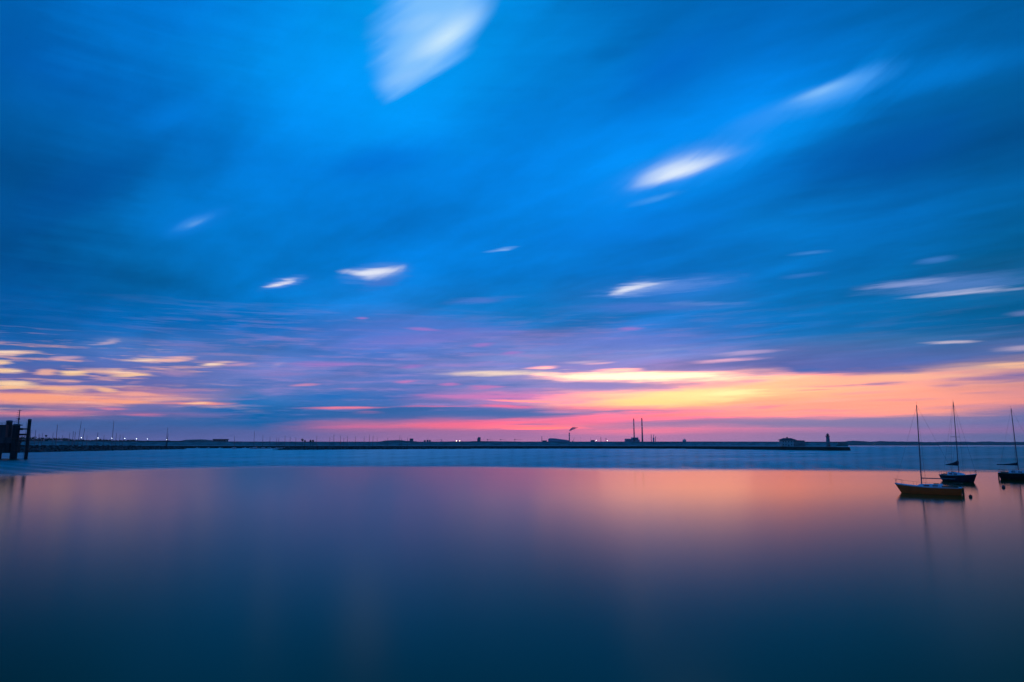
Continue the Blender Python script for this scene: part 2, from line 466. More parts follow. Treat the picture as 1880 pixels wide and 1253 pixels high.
# broken gold cloud on the left
gold = (255, 208, 166)
for (x0, y0, x1, y1, w, cl, a) in (
        (170, 634, 218, 625, 5, (235, 195, 200), .95), (130, 630, 260, 625, 9, (95, 125, 190), .7), (-40, 651, 80, 646, 6, (245, 200, 180), .9), (-30, 667, 32, 664, 6, gold, .9), (90, 660, 165, 655, 5, (210, 165, 185), .75),
        (205, 660, 330, 662, 6, (255, 208, 180), .95), (250, 665, 370, 657, 5, (245, 185, 180), .85), (355, 672, 425, 666, 5, (250, 205, 185), .9), (395, 672, 475, 667, 4, (205, 155, 190), .7),
        (-40, 679, 55, 681, 7, gold, .95), (60, 687, 110, 680, 7, (245, 180, 160), .85), (105, 687, 170, 684, 6, (255, 205, 155), .95), (140, 678, 290, 687, 8, (250, 190, 165), .9), (200, 692, 280, 684, 4, (255, 205, 160), .8), (280, 684, 370, 688, 6, (180, 140, 180), .6),
        (-40, 702, 80, 709, 8, (255, 210, 165), .95), (-20, 714, 40, 711, 4, (255, 195, 145), .8), (40, 712, 170, 722, 7, (255, 185, 145), .9), (90, 710, 210, 713, 5, (245, 175, 160), .75), (165, 711, 215, 722, 7, (255, 190, 150), .85), (190, 722, 300, 727, 6, (250, 170, 155), .85),
        (-60, 733, 190, 734, 13, (255, 165, 130), .85), (150, 738, 310, 741, 5, (255, 165, 135), .95), (290, 741, 440, 741, 3.5, (252, 150, 140), .95), (340, 742, 400, 740, 2, (255, 190, 150), .8), (180, 751, 250, 752, 3, (225, 130, 155), .8),
        (-60, 757, 220, 758, 7, (220, 130, 148), .75), (210, 761, 310, 762, 3, (200, 115, 155), .75), (-60, 747, 100, 748, 6, (85, 98, 155), .85), (195, 748, 330, 747, 7, (85, 105, 170), .7), (240, 703, 262, 701, 3, (230, 165, 170), .7)):
    blob((x0 - 6, y0), (x1 + 6, y1), w * 1.12, cl, a, .1, ragged=1.7)

for (x0, y0, x1, y1, w, cl) in ((-20, 648, 50, 645, 3, (255, 224, 198)), (10, 682, 50, 680, 3, (255, 222, 190)), (225, 662, 300, 660, 3, (255, 226, 205)), (180, 680, 270, 684, 3, (255, 216, 190)),
                               (0, 703, 60, 706, 4, (255, 214, 175)), (360, 671, 410, 667, 3, (255, 226, 206)), (110, 686, 160, 683, 3, (255, 218, 180)), (340, 741, 400, 740, 2, (255, 200, 165)),
                               (230, 630, 420, 640, 5, (110, 120, 190)), (300, 648, 470, 652, 5, (125, 125, 190)), (180, 700, 380, 706, 5, (100, 108, 178)), (60, 694, 230, 698, 4, (88, 104, 172)),
                               (420, 690, 620, 684, 6, (140, 128, 198)), (250, 720, 420, 716, 5, (170, 128, 172))):
    blob((x0, y0), (x1, y1), w, cl, .8, .05, ragged=1.5)

sky = N('ShaderNodeTexSky', sky_type='NISHITA')
SUN_AZ, SUN_EL = azel(1230, 700)[0], 2.0
sky.sun_disc = False
sky.sun_elevation = R(SUN_EL)
sky.sun_rotation = R(SUN_AZ)
bg_sky = N('ShaderNodeBackground')
L.new(sky.outputs[0], bg_sky.inputs[0])
bg_sky.inputs[1].default_value = 0.05
bg_cloud = N('ShaderNodeBackground')
L.new(c, bg_cloud.inputs[0])
bg_cloud.inputs[1].default_value = 1.0
L.new(MR(el0, 0.3, 4.5, 1.16, 1.0), bg_cloud.inputs[1])      # low sky brightened to make up for dimming by the haze box
mixs = N('ShaderNodeMixShader')
mixs.inputs[0].default_value = 0.992          # the deck hides nearly all of the clear sky
L.new(bg_sky.outputs[0], mixs.inputs[1])
L.new(bg_cloud.outputs[0], mixs.inputs[2])
wo = N('ShaderNodeOutputWorld')
L.new(mixs.outputs[0], wo.inputs[0])
W.cycles.sampling_method = 'MANUAL'
W.cycles.sample_map_resolution = 1024

# the sun is down behind the cloud: a trace of warm light from where the sky glows
sd = bpy.data.lights.new('sun', 'SUN')
sd.energy = 0.004
sd.angle = R(12)
sd.color = (1.0, 0.62, 0.4)
sun = bpy.data.objects.new('sun', sd)
sun.rotation_euler = Vector((-sin(R(SUN_AZ)) * cos(R(SUN_EL)), -cos(R(SUN_AZ)) * cos(R(SUN_EL)), -sin(R(SUN_EL)))).to_track_quat('-Z', 'Y').to_euler()
COL.objects.link(sun)


# ------------------------------------------------------------------ materials
def mat(name, col, rough=0.8, noise=0.0, scale=1.0, metal=0.0, emit=None, strength=0.0, bump=0.0, stretch=(1, 1, 1), col2=None):
    m = bpy.data.materials.new(name)
    m.use_nodes = True
    t = m.node_tree
    b = t.nodes['Principled BSDF']
    b.inputs['Roughness'].default_value = rough
    b.inputs['Metallic'].default_value = metal
    b.inputs['Base Color'].default_value = (*col, 1)
    if noise or bump:
        tx = t.nodes.new('ShaderNodeTexCoord')
        mp = t.nodes.new('ShaderNodeMapping')
        mp.inputs['Scale'].default_value = stretch
        nz = t.nodes.new('ShaderNodeTexNoise')
        nz.inputs['Scale'].default_value = scale
        nz.inputs['Detail'].default_value = 5
        nz.inputs['Roughness'].default_value = 0.62
        t.links.new(tx.outputs['Object'], mp.inputs[0])
        t.links.new(mp.outputs[0], nz.inputs['Vector'])
        if noise:
            cr = t.nodes.new('ShaderNodeValToRGB')
            lo = col2 or tuple(v * (1 - noise) for v in col)
            hi = tuple(min(1, v * (1 + noise)) for v in col)
            cr.color_ramp.elements[0].position = 0.34
            cr.color_ramp.elements[1].position = 0.66
            cr.color_ramp.elements[0].color = (*lo, 1)
            cr.color_ramp.elements[1].color = (*hi, 1)
            t.links.new(nz.outputs['Fac'], cr.inputs[0])
            t.links.new(cr.outputs[0], b.inputs['Base Color'])
        if bump:
            bp = t.nodes.new('ShaderNodeBump')
            bp.inputs['Strength'].default_value = bump
            t.links.new(nz.outputs['Fac'], bp.inputs['Height'])
            t.links.new(bp.outputs[0], b.inputs['Normal'])
    if emit:
        b.inputs['Emission Color'].default_value = (*emit, 1)
        b.inputs['Emission Strength'].default_value = strength
    return m


MT = {
    'granite': mat('granite', (.16, .29, .27), .85, .35, .06, bump=.3, stretch=(1, 1, 6)),
    'granite_dark': mat('weathered_granite', (.22, .23, .22), .9, .3, .1, stretch=(1, 1, 5)),
    'weed': mat('weedy_stone', (.045, .05, .035), .9, .5, .12, stretch=(1, 1, 4)),
    'paving': mat('paving', (.34, .46, .45), .9, .2, .3),
    'rock': mat('rock', (.05, .05, .045), .95, .5, .2, bump=.5),
    'land': mat('land', (.06, .075, .05), .95, .5, .01),
    'leaf': mat('leaf', (.05, .075, .04), .9, .45, .06),
    'bark': mat('bark', (.08, .06, .045), .95, .3, 2),
    'render': mat('painted_render', (.55, .54, .50), .85, .15, .3),
    'slate': mat('slate', (.07, .075, .085), .8, .3, .8),
    'brick': mat('brick', (.28, .14, .09), .9, .25, .5),
    'concrete': mat('concrete', (.30, .30, .29), .9, .25, .05),
    'tower_concrete': mat('tower_concrete', (.22, .21, .22), .9, .25, .02, stretch=(1, 1, .3)),
    'red_paint': mat('red_paint', (.38, .05, .04), .7, .15, .05),
    'white_paint': mat('white_paint', (.75, .75, .74), .6, .1, .1),
    'clad': mat('metal_cladding', (.34, .38, .44), .5, .12, .03, stretch=(6, 1, 1)),
    'steel': mat('steel', (.10, .11, .13), .6, .25, .5),
    'timber': mat('tarred_timber', (.030, .027, .024), .85, .5, .9, bump=.4, stretch=(1, 1, .25)),
    'rust': mat('rusted_steel', (.09, .045, .03), .85, .5, 1.2),
    'pile_steel': mat('coated_steel_pile', (.035, .037, .04), .6, .5, .8, stretch=(1, 1, .2)),
    'gelcoat': mat('white_gelcoat', (.70, .70, .69), .35, .08, 1.0),
    'orange_hull': mat('orange_hull', (.95, .13, .025), .35, .18, 1.3, stretch=(.4, 1, 2)),
    'boot': mat('boot_top', (.05, .03, .02), .6, .3, 2),
    'navy_hull': mat('navy_hull', (.02, .022, .035), .3, .3, 1.3),
    'black_hull': mat('black_hull', (.022, .02, .02), .35, .3, 1.3),
    'deck': mat('deck_paint', (.62, .68, .72), .55, .12, 2.5),
    'teak': mat('teak', (.20, .11, .05), .7, .3, 3, stretch=(.3, 4, 1)),
    'alloy': mat('spar_alloy', (.16, .16, .17), .45, .2, 2, metal=.6),
    'wire': mat('stay_wire', (.10, .10, .11), .5, .1, 3, metal=.5),
    'canvas': mat('dark_canvas', (.025, .03, .04), .95, .4, 3),
    'glass': mat('dark_glass', (.02, .025, .03), .08, .1, 1),
    'buoy_dark': mat('buoy_plastic', (.03, .03, .06), .5, .3, 4),
    'buoy_pale': mat('pale_plastic', (.75, .72, .68), .5, .15, 4),
    'rope': mat('rope', (.18, .16, .12), .95, .3, 6),
    'lamp_white': mat('lamp_white', (.9, .9, .9), .5, emit=(.86, .93, 1.0), strength=11),
    'lamp_warm': mat('lamp_warm', (.9, .8, .6), .5, emit=(1.0, .78, .48), strength=14),
}

# water: calm in the harbour basin, wind-ruffled further out
wm = bpy.data.materials.new('sea_water')
wm.use_nodes = True
t = wm.node_tree
t.nodes.remove(t.nodes['Principled BSDF'])


def wn(kind, **kw):
    n = t.nodes.new(kind)
    for k, v in kw.items():
        setattr(n, k, v)
    return n


g = wn('ShaderNodeNewGeometry')
sp = wn('ShaderNodeSeparateXYZ')
t.links.new(g.outputs['Position'], sp.inputs[0])


def wmath(op, a, b2=0.0):
    n = wn('ShaderNodeMath', operation=op)
    for s, v in zip(n.inputs, (a, b2)):
        if isinstance(v, bpy.types.NodeSocket):
            t.links.new(v, s)
        else:
            s.default_value = v
    return n.outputs[0]


def wrange(v, a, b2, c2, d2, kind='SMOOTHSTEP'):
    n = wn('ShaderNodeMapRange', interpolation_type=kind)
    t.links.new(v, n.inputs['Value'])
    for k, x in (('From Min', a), ('From Max', b2), ('To Min', c2), ('To Max', d2)):
        n.inputs[k].default_value = x
    return n.outputs['Result']


slope = wmath('DIVIDE', sp.outputs[0], wmath('MAXIMUM', sp.outputs[1], 1.0))
# where the ruffled water begins, as a line across the basin
e1 = wrange(slope, -.74, -.33, 150, 212, 'LINEAR')
e2 = wrange(slope, -.1, .2, 0, -33)
edge = wmath('ADD', e1, e2)
wz = wn('ShaderNodeTexNoise')
wz.inputs['Scale'].default_value = 0.02
wz.inputs['Detail'].default_value = 3
t.links.new(g.outputs['Position'], wz.inputs['Vector'])
edge = wmath('ADD', edge, wmath('MULTIPLY', wmath('SUBTRACT', wz.outputs['Fac'], .5), 16))
ruffled = wrange(wmath('SUBTRACT', sp.outputs[1], edge), -22, 26, 0, 1)
# lanes of smoother water among the ripples
mp = wn('ShaderNodeMapping')
mp.inputs['Scale'].default_value = (.0035, .02, 1)
t.links.new(g.outputs['Position'], mp.inputs[0])
ln_ = wn('ShaderNodeTexNoise')
ln_.inputs['Scale'].default_value = 1.0
ln_.inputs['Detail'].default_value = 4
t.links.new(mp.outputs[0], ln_.inputs['Vector'])
lanes = wrange(ln_.outputs['Fac'], .35, .7, .38, .32)
calm = wmath('ADD', wrange(sp.outputs[1], 18, 100, .20, .135), wrange(ln_.outputs['Fac'], .3, .7, 0, .012))
mixr = wn('ShaderNodeMix', data_type='FLOAT')
t.links.new(ruffled, mixr.inputs[0])
t.links.new(calm, mixr.inputs[2])
t.links.new(lanes, mixr.inputs[3])
gl_ = wn('ShaderNodeBsdfGlossy', distribution='BECKMANN')
t.links.new(mixr.outputs[0], gl_.inputs['Roughness'])
df_ = wn('ShaderNodeBsdfDiffuse')
df_.inputs['Color'].default_value = (.001, .07, .014, 1)
fr_ = wn('ShaderNodeFresnel')
fr_.inputs['IOR'].default_value = 1.175
ms_ = wn('ShaderNodeMixShader')
t.links.new(fr_.outputs[0], ms_.inputs[0])
t.links.new(df_.outputs[0], ms_.inputs[1])
t.links.new(gl_.outputs[0], ms_.inputs[2])
t.links.new(ms_.outputs[0], t.nodes['Material Output'].inputs['Surface'])
MT['water'] = wm


# ------------------------------------------------------------------ mesh helpers
class MB:
    def __init__(self):
        self.v, self.f = [], []

    def add(self, vs_, fs_):
        o = len(self.v)
        self.v += [tuple(p) for p in vs_]
        self.f += [tuple(i + o for i in q) for q in fs_]
        return self

    def box(self, x0, x1, y0, y1, z0, z1):
        vs_ = [(x, y, z) for z in (z0, z1) for (x, y) in ((x0, y0), (x1, y0), (x1, y1), (x0, y1))]
        return self.add(vs_, [(3, 2, 1, 0), (4, 5, 6, 7), (0, 1, 5, 4), (1, 2, 6, 5), (2, 3, 7, 6), (3, 0, 4, 7)])

    def tube(self, p0, p1, r0, r1=None, n=8):
        r1 = r0 if r1 is None else r1
        p0, p1 = Vector(p0), Vector(p1)
        d = (p1 - p0).normalized()
        a = d.orthogonal().normalized()
        bb = d.cross(a)
        vs_ = []
        for p, r_ in ((p0, r0), (p1, r1)):
            for k in range(n):
                q = 2 * pi * k / n
                vs_.append(p + a * (r_ * cos(q)) + bb * (r_ * sin(q)))
        fs_ = [(k, (k + 1) % n, n + (k + 1) % n, n + k) for k in range(n)]
        fs_ += [tuple(range(n - 1, -1, -1)), tuple(range(n, 2 * n))]
        return self.add(vs_, fs_)

    def lathe(self, prof, cx=0, cy=0, n=16):
        vs_, fs_ = [], []
        for (r_, z) in prof:
            for k in range(n):
                q = 2 * pi * k / n
                vs_.append((cx + r_ * cos(q), cy + r_ * sin(q), z))
        for j in range(len(prof) - 1):
            for k in range(n):
                fs_.append((j * n + k, j * n + (k + 1) % n, (j + 1) * n + (k + 1) % n, (j + 1) * n + k))
        fs_.append(tuple(range(n - 1, -1, -1)))
        m = (len(prof) - 1) * n
        fs_.append(tuple(range(m, m + n)))
        return self.add(vs_, fs_)

    def prism(self, outline, y0, y1):
        """outline in x,z pulled along y"""
        n = len(outline)
        vs_ = [(x, y0, z) for x, z in outline] + [(x, y1, z) for x, z in outline]
        fs_ = [tuple(range(n)), tuple(range(2 * n - 1, n - 1, -1))]
        fs_ += [(k, n + k, n + (k + 1) % n, (k + 1) % n) for k in range(n)]
        return self.add(vs_, fs_)

    def ball(self, c_, r_, n=10, m=6, sz=1.0):
        prof = [(max(.001, r_ * sin(pi * k / m)), c_[2] - sz * r_ * cos(pi * k / m)) for k in range(m + 1)]
        return self.lathe(prof, c_[0], c_[1], n)

    def obj(self, name, m, parent=None, smooth=False):
        me = bpy.data.meshes.new(name)
        me.from_pydata(self.v, [], self.f)
        me.validate()
        if len(self.f) < 60000:
            bm_ = bmesh.new()
            bm_.from_mesh(me)
            bmesh.ops.recalc_face_normals(bm_, faces=bm_.faces)
            bm_.to_mesh(me)
            bm_.free()
        me.update()
        me.materials.append(MT[m] if isinstance(m, str) else m)
        if smooth:
            for p in me.polygons:
                p.use_smooth = True
        o = bpy.data.objects.new(name, me)
        COL.objects.link(o)
        if parent is not None:
            o.parent = parent
        return o


def tag(o, label=None, cat=None, group=None, kind=None):
    for k, v_ in (('label', label), ('category', cat), ('group', group), ('kind', kind)):
        if v_:
            o[k] = v_
    return o


def thing(name, loc, label, cat, group=None, rz=0.0):
    o = bpy.data.objects.new(name, None)
    o.empty_display_size = .5
    o.location = loc
    o.rotation_euler = (0, 0, rz)
    COL.objects.link(o)
    return tag(o, label, cat, group)


def copy_tree(o, parent=None):
    c_ = o.copy()
    COL.objects.link(c_)
    if parent is not None:
        c_.parent = parent
    for ch in list(o.children):
        copy_tree(ch, c_)
    return c_


# ------------------------------------------------------------------ sea
from mathutils import noise as mn
wb = MB()
rows, q = [], 0.0
yy = 146.0
WL = lambda y_: 3.0 * max(1.0, y_ / 260.0)
while yy < 2600:
    rows.append((yy, q))
    yy += WL(yy) / 6.0
    q += 1 / 6.0


def calm_edge(s_):
    e_ = 150 + 62 * min(1, max(0, (s_ + .74) / .41))
    t_ = min(1, max(0, (s_ + .1) / .3))
    return e_ - 33 * t_ * t_ * (3 - 2 * t_)


NS = 120
cols = [-60.0] + [-1.15 + 2.3 * i / NS for i in range(NS + 1)] + [60.0]
for y_ in (-3000.0, 0.0):
    for s_ in cols:
        wb.v.append((s_ * (1000 if abs(s_) > 50 else 146.0), y_, 0.0))
for y_, q in rows:
    wl = WL(y_)
    for s_ in cols:
        x = s_ * 1000 if abs(s_) > 50 else s_ * y_
        z = 0.0
        if abs(s_) < 50:
            m_ = min(1, max(0, (y_ - calm_edge(s_) + 18 + 16 * mn.noise(Vector((x * .012, y_ * .03, 8.2)))) / 44.0))
            m_ = m_ * m_ * (3 - 2 * m_)
            if m_ > 0:
                m_ *= 1 - .38 * max(0, min(1, .5 + 1.6 * mn.noise(Vector((x * .006, y_ * .022, 1.7)))))
                k = 2 * pi
                z = .040 * wl * m_ * (.60 * sin(k * q + x / wl * .9) + .45 * sin(k * q * .73 - x / wl * .7 + 2.1) + .38 * sin(k * q * 1.31 + x / wl * 1.5 + 4.0)
                                     + .3 * mn.noise(Vector((x / wl * .6, q * 1.3, 4.4))))
        wb.v.append((x, y_, z))
for y_ in (2800.0, 60000.0):
    for s_ in cols:
        wb.v.append((s_ * 1000 if abs(s_) > 50 else s_ * (y_ if y_ < 9000 else 9000.0), y_, 0.0))
nc = len(cols)
for j in range(len(wb.v) // nc - 1):
    for i in range(nc - 1):
        wb.f.append((j * nc + i, j * nc + i + 1, (j + 1) * nc + i + 1, (j + 1) * nc + i))
tag(wb.obj('sea', 'water', None, True), kind='structure')

# ------------------------------------------------------------------ far land
rn = random.Random(3)


def ridge(name, xs, top, Y, depth, m='land', step=3, jag=0.6):
    """a strip of land: shore at Y, crest behind it; top(x) is the height of the crest as seen in the photograph"""
    mb = MB()
    n = int((xs[1] - xs[0]) / step)
    vs_, fs_ = [], []
    j = 0.0
    for i in range(n + 1):
        x = xs[0] + (xs[1] - xs[0]) * i / n
        j = .72 * j + rn.uniform(-1, 1) * jag * .5
        p = at(x, top(x) + j, Y + depth)
        s_ = (x - 940) / F_PX
        zt = max(1.5, p.z)
        vs_ += [(s_ * Y / 1.0, Y, -2), (s_ * Y, Y, min(3.0, zt)), (s_ * (Y + depth * .6), Y + depth * .6, zt * .86), (p.x, Y + depth, zt),
                (s_ * (Y + depth * 2), Y + depth * 2, zt * .6), (s_ * (Y + depth * 3), Y + depth * 3, -2)]
        if i:
            o = 6 * (i - 1)
            for k in range(5):
                fs_.append((o + k, o + k + 6, o + k + 7, o + k + 1))
    mb.add(vs_, fs_)
    return tag(mb.obj(name, m), kind='structure')


def interp(tab):
    def f(x):
        for (x0, y0), (x1, y1) in zip(tab, tab[1:]):
            if x0 <= x <= x1:
                q = (x - x0) / (x1 - x0)
                q = q * q * (3 - 2 * q)
                return y0 + (y1 - y0) * q
        return tab[0][1] if x < tab[0][0] else tab[-1][1]
    return f


ridge('headland', (1540, 2600), interp([(1540, 811.5), (1572, 809.6), (1600, 811), (1620, 810.2), (1640, 810.3), (1660, 811.2), (1720, 811.2),
                                         (1780, 811.4), (1880, 811.5), (2600, 809)]), 9000, 500, jag=.8)
ridge('port_land', (-700, 1545), interp([(-700, 809), (330, 809.5), (345, 807.6), (372, 807.2), (388, 808.4), (420, 811), (690, 811.5),
                                        (712, 809), (732, 808.4), (752, 809.8), (770, 811.4), (860, 810.6), (875, 810.2), (990, 811.3), (1545, 811.5)]), 7600, 400, jag=.25)
pl = MB()
pl.add([(-5200, 5900, 3.2), (3650, 5900, 3.2), (4700, 7700, 3.2), (-7000, 7700, 3.2)], [(0, 1, 2, 3)])
pl.add([(-5200, 5900, -1), (3650, 5900, -1), (3650, 5900, 3.2), (-5200, 5900, 3.2)], [(0, 1, 2, 3)])
tag(pl.obj('port_ground', 'land'), kind='structure')

# coast behind the root of the pier, on the left
cb = MB()
cvs, cfs = [], []
for i in range(61):
    x = -700 + 1060 * i / 60
    s_ = (x - 940) / F_PX
    h = interp([(-700, 17), (40, 15), (70, 13), (140, 11.5), (300, 10), (345, 6), (360, 1)])(x)
    cvs += [(s_ * 1345, 1345, -1), (s_ * 1345, 1345, min(9, h)), (s_ * 1500, 1500, h), (s_ * 2200, 2200, h + 2), (s_ * 2600, 2600, -1)]
    if i:
        o = 5 * (i - 1)
        for k in range(4):
            cfs.append((o + k, o + k + 5, o + k + 6, o + k + 1))
cb.add(cvs, cfs)
tag(cb.obj('coast', 'land'), kind='structure')


# wood on that coast: leaf clumps
def leaf_clumps(mb, centre, rad, n, size, rnd):
    for _ in range(n):
        d = Vector((rnd.gauss(0, 1), rnd.gauss(0, 1), rnd.gauss(0, 1))).normalized() * (rnd.random() ** .45)
        p = Vector(centre) + Vector((d.x * rad[0], d.y * rad[1], d.z * rad[2]))
        u_ = Vector((rnd.uniform(-1, 1), rnd.uniform(-1, 1), rnd.uniform(-1, 1))).normalized()
        w_ = u_.orthogonal().normalized()
        s_ = size * rnd.uniform(.6, 1.3)
        mb.add([p - u_ * s_, p + w_ * s_ * .7, p + u_ * s_, p - w_ * s_ * .7], [(0, 1, 2, 3)])


wood_top = interp([(-300, 800), (40, 801), (55, 801), (66, 801.5), (73, 803.6), (100, 803.9), (108, 802.6), (116, 804), (122, 803.6), (128, 805.5),
                   (137, 806.6), (165, 807.4), (178, 806.4), (186, 806.2), (196, 807.6), (212, 808.4), (240, 807.4), (262, 809.4), (300, 809.6), (335, 810)])
wd = MB()
x = -220.0
while x < 338:
    Yt = rn.uniform(1520, 1640)
    p = at(x, wood_top(x) + rn.uniform(-.4, .9), Yt)
    hgt = max(3.5, p.z - 10.5)
    leaf_clumps(wd, (p.x, Yt, p.z - hgt * .48), (rn.uniform(4, 7), 5, hgt * .5), 46, 1.5, rn)
    x += rn.uniform(3.2, 5.2)
tag(wd.obj('shore_wood', 'leaf'), 'dark mass of trees along the shore behind the left breakwater', 'wood', kind='stuff')

# ------------------------------------------------------------------ the long stone pier
pier_px = [(-420, 1320), (430, 1255), (1000, 1165), (1240, 1115)]
spine = [Vector(((x - 940) / F_PX * Y, Y, 0)) for x, Y in pier_px]
pe = ground(1519, 828)
spine.append(Vector((pe.x - 1.5, pe.y, 0)))
fine_pts = []
for p0, p1 in zip(spine, spine[1:]):
    n = max(2, int((p1 - p0).length / 12))
    for k in range(n):
        fine_pts.append(p0.lerp(p1, k / n))
fine_pts.append(spine[-1])
QUAY = 4.6


def wall_top(p):
    x = p.x / p.y * F_PX + 940
    y = interp([(-420, 809), (60, 810), (340, 811), (700, 811.2), (1240, 811), (1420, 811.2), (1545, 811.4), (1563, 811.2)])(x)
    return at(x, y, p.y).z


def sweep(mb, prof_of):
    """sweep a cross-section along the pier; offsets count away from the harbour"""
    vs_, fs_ = [], []
    m = None
    for i, p in enumerate(fine_pts):
        a = fine_pts[max(0, i - 1)]
        b2 = fine_pts[min(len(fine_pts) - 1, i + 1)]
        d = (b2 - a).normalized()
        nrm = Vector((-d.y, d.x, 0))
        if nrm.y < 0 and nrm.x < 0:
            nrm = -nrm
        pr = prof_of(p)
        m = len(pr)
        for (o_, z) in pr:
            q = p + nrm * o_
            vs_.append((q.x, q.y, z))
    for i in range(len(fine_pts) - 1):
        for k in range(m):
            k2 = (k + 1) % m
            fs_.append((i * m + k, (i + 1) * m + k, (i + 1) * m + k2, i * m + k2))
    fs_.append(tuple(range(m)))
    e = (len(fine_pts) - 1) * m
    fs_.append(tuple(range(e + m - 1, e - 1, -1)))
    return mb.add(vs_, fs_)


pier = thing('stone_pier', spine[2], 'long low stone pier stretching across the bay to the lighthouse', 'pier')
off = spine[2]


def local(mb, o=off):
    mb.v = [(x - o.x, y - o.y, z - o.z) for x, y, z in mb.v]
    return mb


local(sweep(MB(), lambda p: [(0, -2), (1.2, QUAY - .5), (30, QUAY - .5), (32, -2)])).obj('quay_wall', 'weed', pier)
local(sweep(MB(), lambda p: [(.9, QUAY - .497), (.9, QUAY), (13, QUAY), (13, QUAY - .497)])).obj('quay_walk', 'paving', pier)
local(sweep(MB(), lambda p: [(12.5, QUAY + .003), (16.5, wall_top(p) - .7), (27.5, wall_top(p) - .7), (28.5, QUAY + .003)])).obj('parapet_wall', 'granite', pier)
local(sweep(MB(), lambda p: [(16.2, wall_top(p) - .697), (16.2, wall_top(p)), (18.4, wall_top(p)), (18.4, wall_top(p) - .697)])).obj('coping', 'granite_dark', pier)
# paler band of stone at the foot of the upper wall
local(sweep(MB(), lambda p: [(11.6, QUAY + .004), (11.9, QUAY + 1.25), (12.6, QUAY + 1.25), (12.6, QUAY + .004)])).obj('lower_parapet', 'paving', pier)


def on_pier(x, o_):
    """point on the pier's outer arm seen at photograph column x, o_ metres back from the quay edge"""
    p0, p1 = spine[-2], spine[-1]
    d = (p1 - p0).normalized()
    nrm = Vector((-d.y, d.x, 0))
    if nrm.x < 0:
        nrm = -nrm
    s_ = (x - 940) / F_PX
    q0 = p0 + nrm * o_
    tq = (s_ * q0.y - q0.x) / (d.x - s_ * d.y)
    return q0 + d * tq, atan2(d.y, d.x)


# lighthouse
lp, la = on_pier(1514, 7)
kpx = lp.y / F_PX
zz = lambda y: at(1514, y, lp.y).z - QUAY
lh = thing('lighthouse', (lp.x, lp.y, QUAY), 'small round stone lighthouse with domed lantern near the pier end', 'lighthouse')
MB().lathe([(2.35, 0), (2.2, .6), (1.75, zz(802.6))], n=20).obj('tower', 'granite_dark', lh, True)
MB().lathe([(1.75, zz(802.6)), (2.35, zz(801.8)), (2.35, zz(801.2)), (1.4, zz(801.2))], n=20).obj('gallery', 'granite_dark', lh)
gr = MB()
for k in range(14):
    q = 2 * pi * k / 14
    gr.tube((2.2 * cos(q), 2.2 * sin(q), zz(801.2)), (2.2 * cos(q), 2.2 * sin(q), zz(801.2) + 1.0), .04, n=4)
gr.lathe([(2.17, zz(801.2) + .95), (2.25, zz(801.2) + .95), (2.25, zz(801.2) + 1.05), (2.17, zz(801.2) + 1.05)], n=20)
gr.obj('railing', 'steel', lh)
MB().lathe([(1.25, zz(801.2)), (1.25, zz(798.3))], n=12).obj('lantern', 'glass', lh)
MB().lathe([(1.5, zz(798.3)), (1.45, zz(797.8)), (.95, zz(796.9)), (.3, zz(796.4)), (.12, zz(795.3))], n=16).obj('dome', 'steel', lh, True)
MB().box(-.5, .5, -2.45, -2.2, 0, 2.1).obj('door', 'red_paint', lh)
for k, z in enumerate((3.4, 6.6)):
    MB().box(-.3, .3, -2.25, -1.95, z, z + 1.0).obj('window', 'glass', lh)

# keeper's house
hp, ha = on_pier(1440, 6.5)
kx = hp.y / F_PX
hz = lambda y: at(1440, y, hp.y).z - QUAY
kh = thing('keepers_house', (hp.x, hp.y, QUAY), 'two storey stone house with hipped roof and chimney on the pier', 'house')
hw = 12.2 * kx
ez = hz(808.6)
MB().box(-hw, hw, -4, 4, 0, ez).obj('wall', 'render', kh)
rf = MB()
ov = 1.3
rtop = hz(804.7)
rf.add([(-hw - ov, -4 - ov, ez + .003), (hw + ov, -4 - ov, ez + .003), (hw + ov, 4 + ov, ez + .003), (-hw - ov, 4 + ov, ez + .003),
        (-hw * .55, -1, rtop), (hw * .55, -1, rtop), (hw * .55, 1, rtop), (-hw * .55, 1, rtop),
        (-hw - ov, -4 - ov, ez + .35), (hw + ov, -4 - ov, ez + .35), (hw + ov, 4 + ov, ez + .35), (-hw - ov, 4 + ov, ez + .35)],
       [(3, 2, 1, 0), (0, 1, 9, 8), (1, 2, 10, 9), (2, 3, 11, 10), (3, 0, 8, 11), (8, 9, 5, 4), (9, 10, 6, 5), (10, 11, 7, 6), (11, 8, 4, 7), (4, 5, 6, 7)])
roof = rf.obj('roof', 'slate', kh)
MB().box(-.8, .8, -.6, .6, rtop - .3, hz(802.9)).obj('chimney', 'brick', roof)
for z in (1.2, 4.7):
    for xx in (-6.4, -3.4, 3.4, 6.4, 0):
        if z < 2 and xx == 0:
            continue
        wf = MB().box(xx - .62, xx + .62, -4.08, -3.9, z, z + 1.7).obj('window', 'white_paint', kh)
        MB().box(xx - .5, xx + .5, -4.1, -4.0, z + .12, z + 1.58).obj('pane', 'glass', wf)
MB().box(-.6, .6, -4.07, -3.9, 0, 2.2).obj('door', 'steel', kh)
ap, _ = on_pier(1461.8, 6.5)
an = thing('store_house', (ap.x, ap.y, QUAY), 'low flat dark outbuilding just right of the house on the pier', 'outbuilding')
az_ = at(1461, 810.1, ap.y).z - QUAY
MB().box(-5.2, 5.2, -3, 3, 0, az_).obj('wall', 'granite_dark', an)
MB().prism([(-5.7, az_ + .003), (5.9, az_ + .003), (5.4, az_ + .5), (-4.4, az_ + .9)], -3.4, 3.4).obj('roof', 'slate', an)



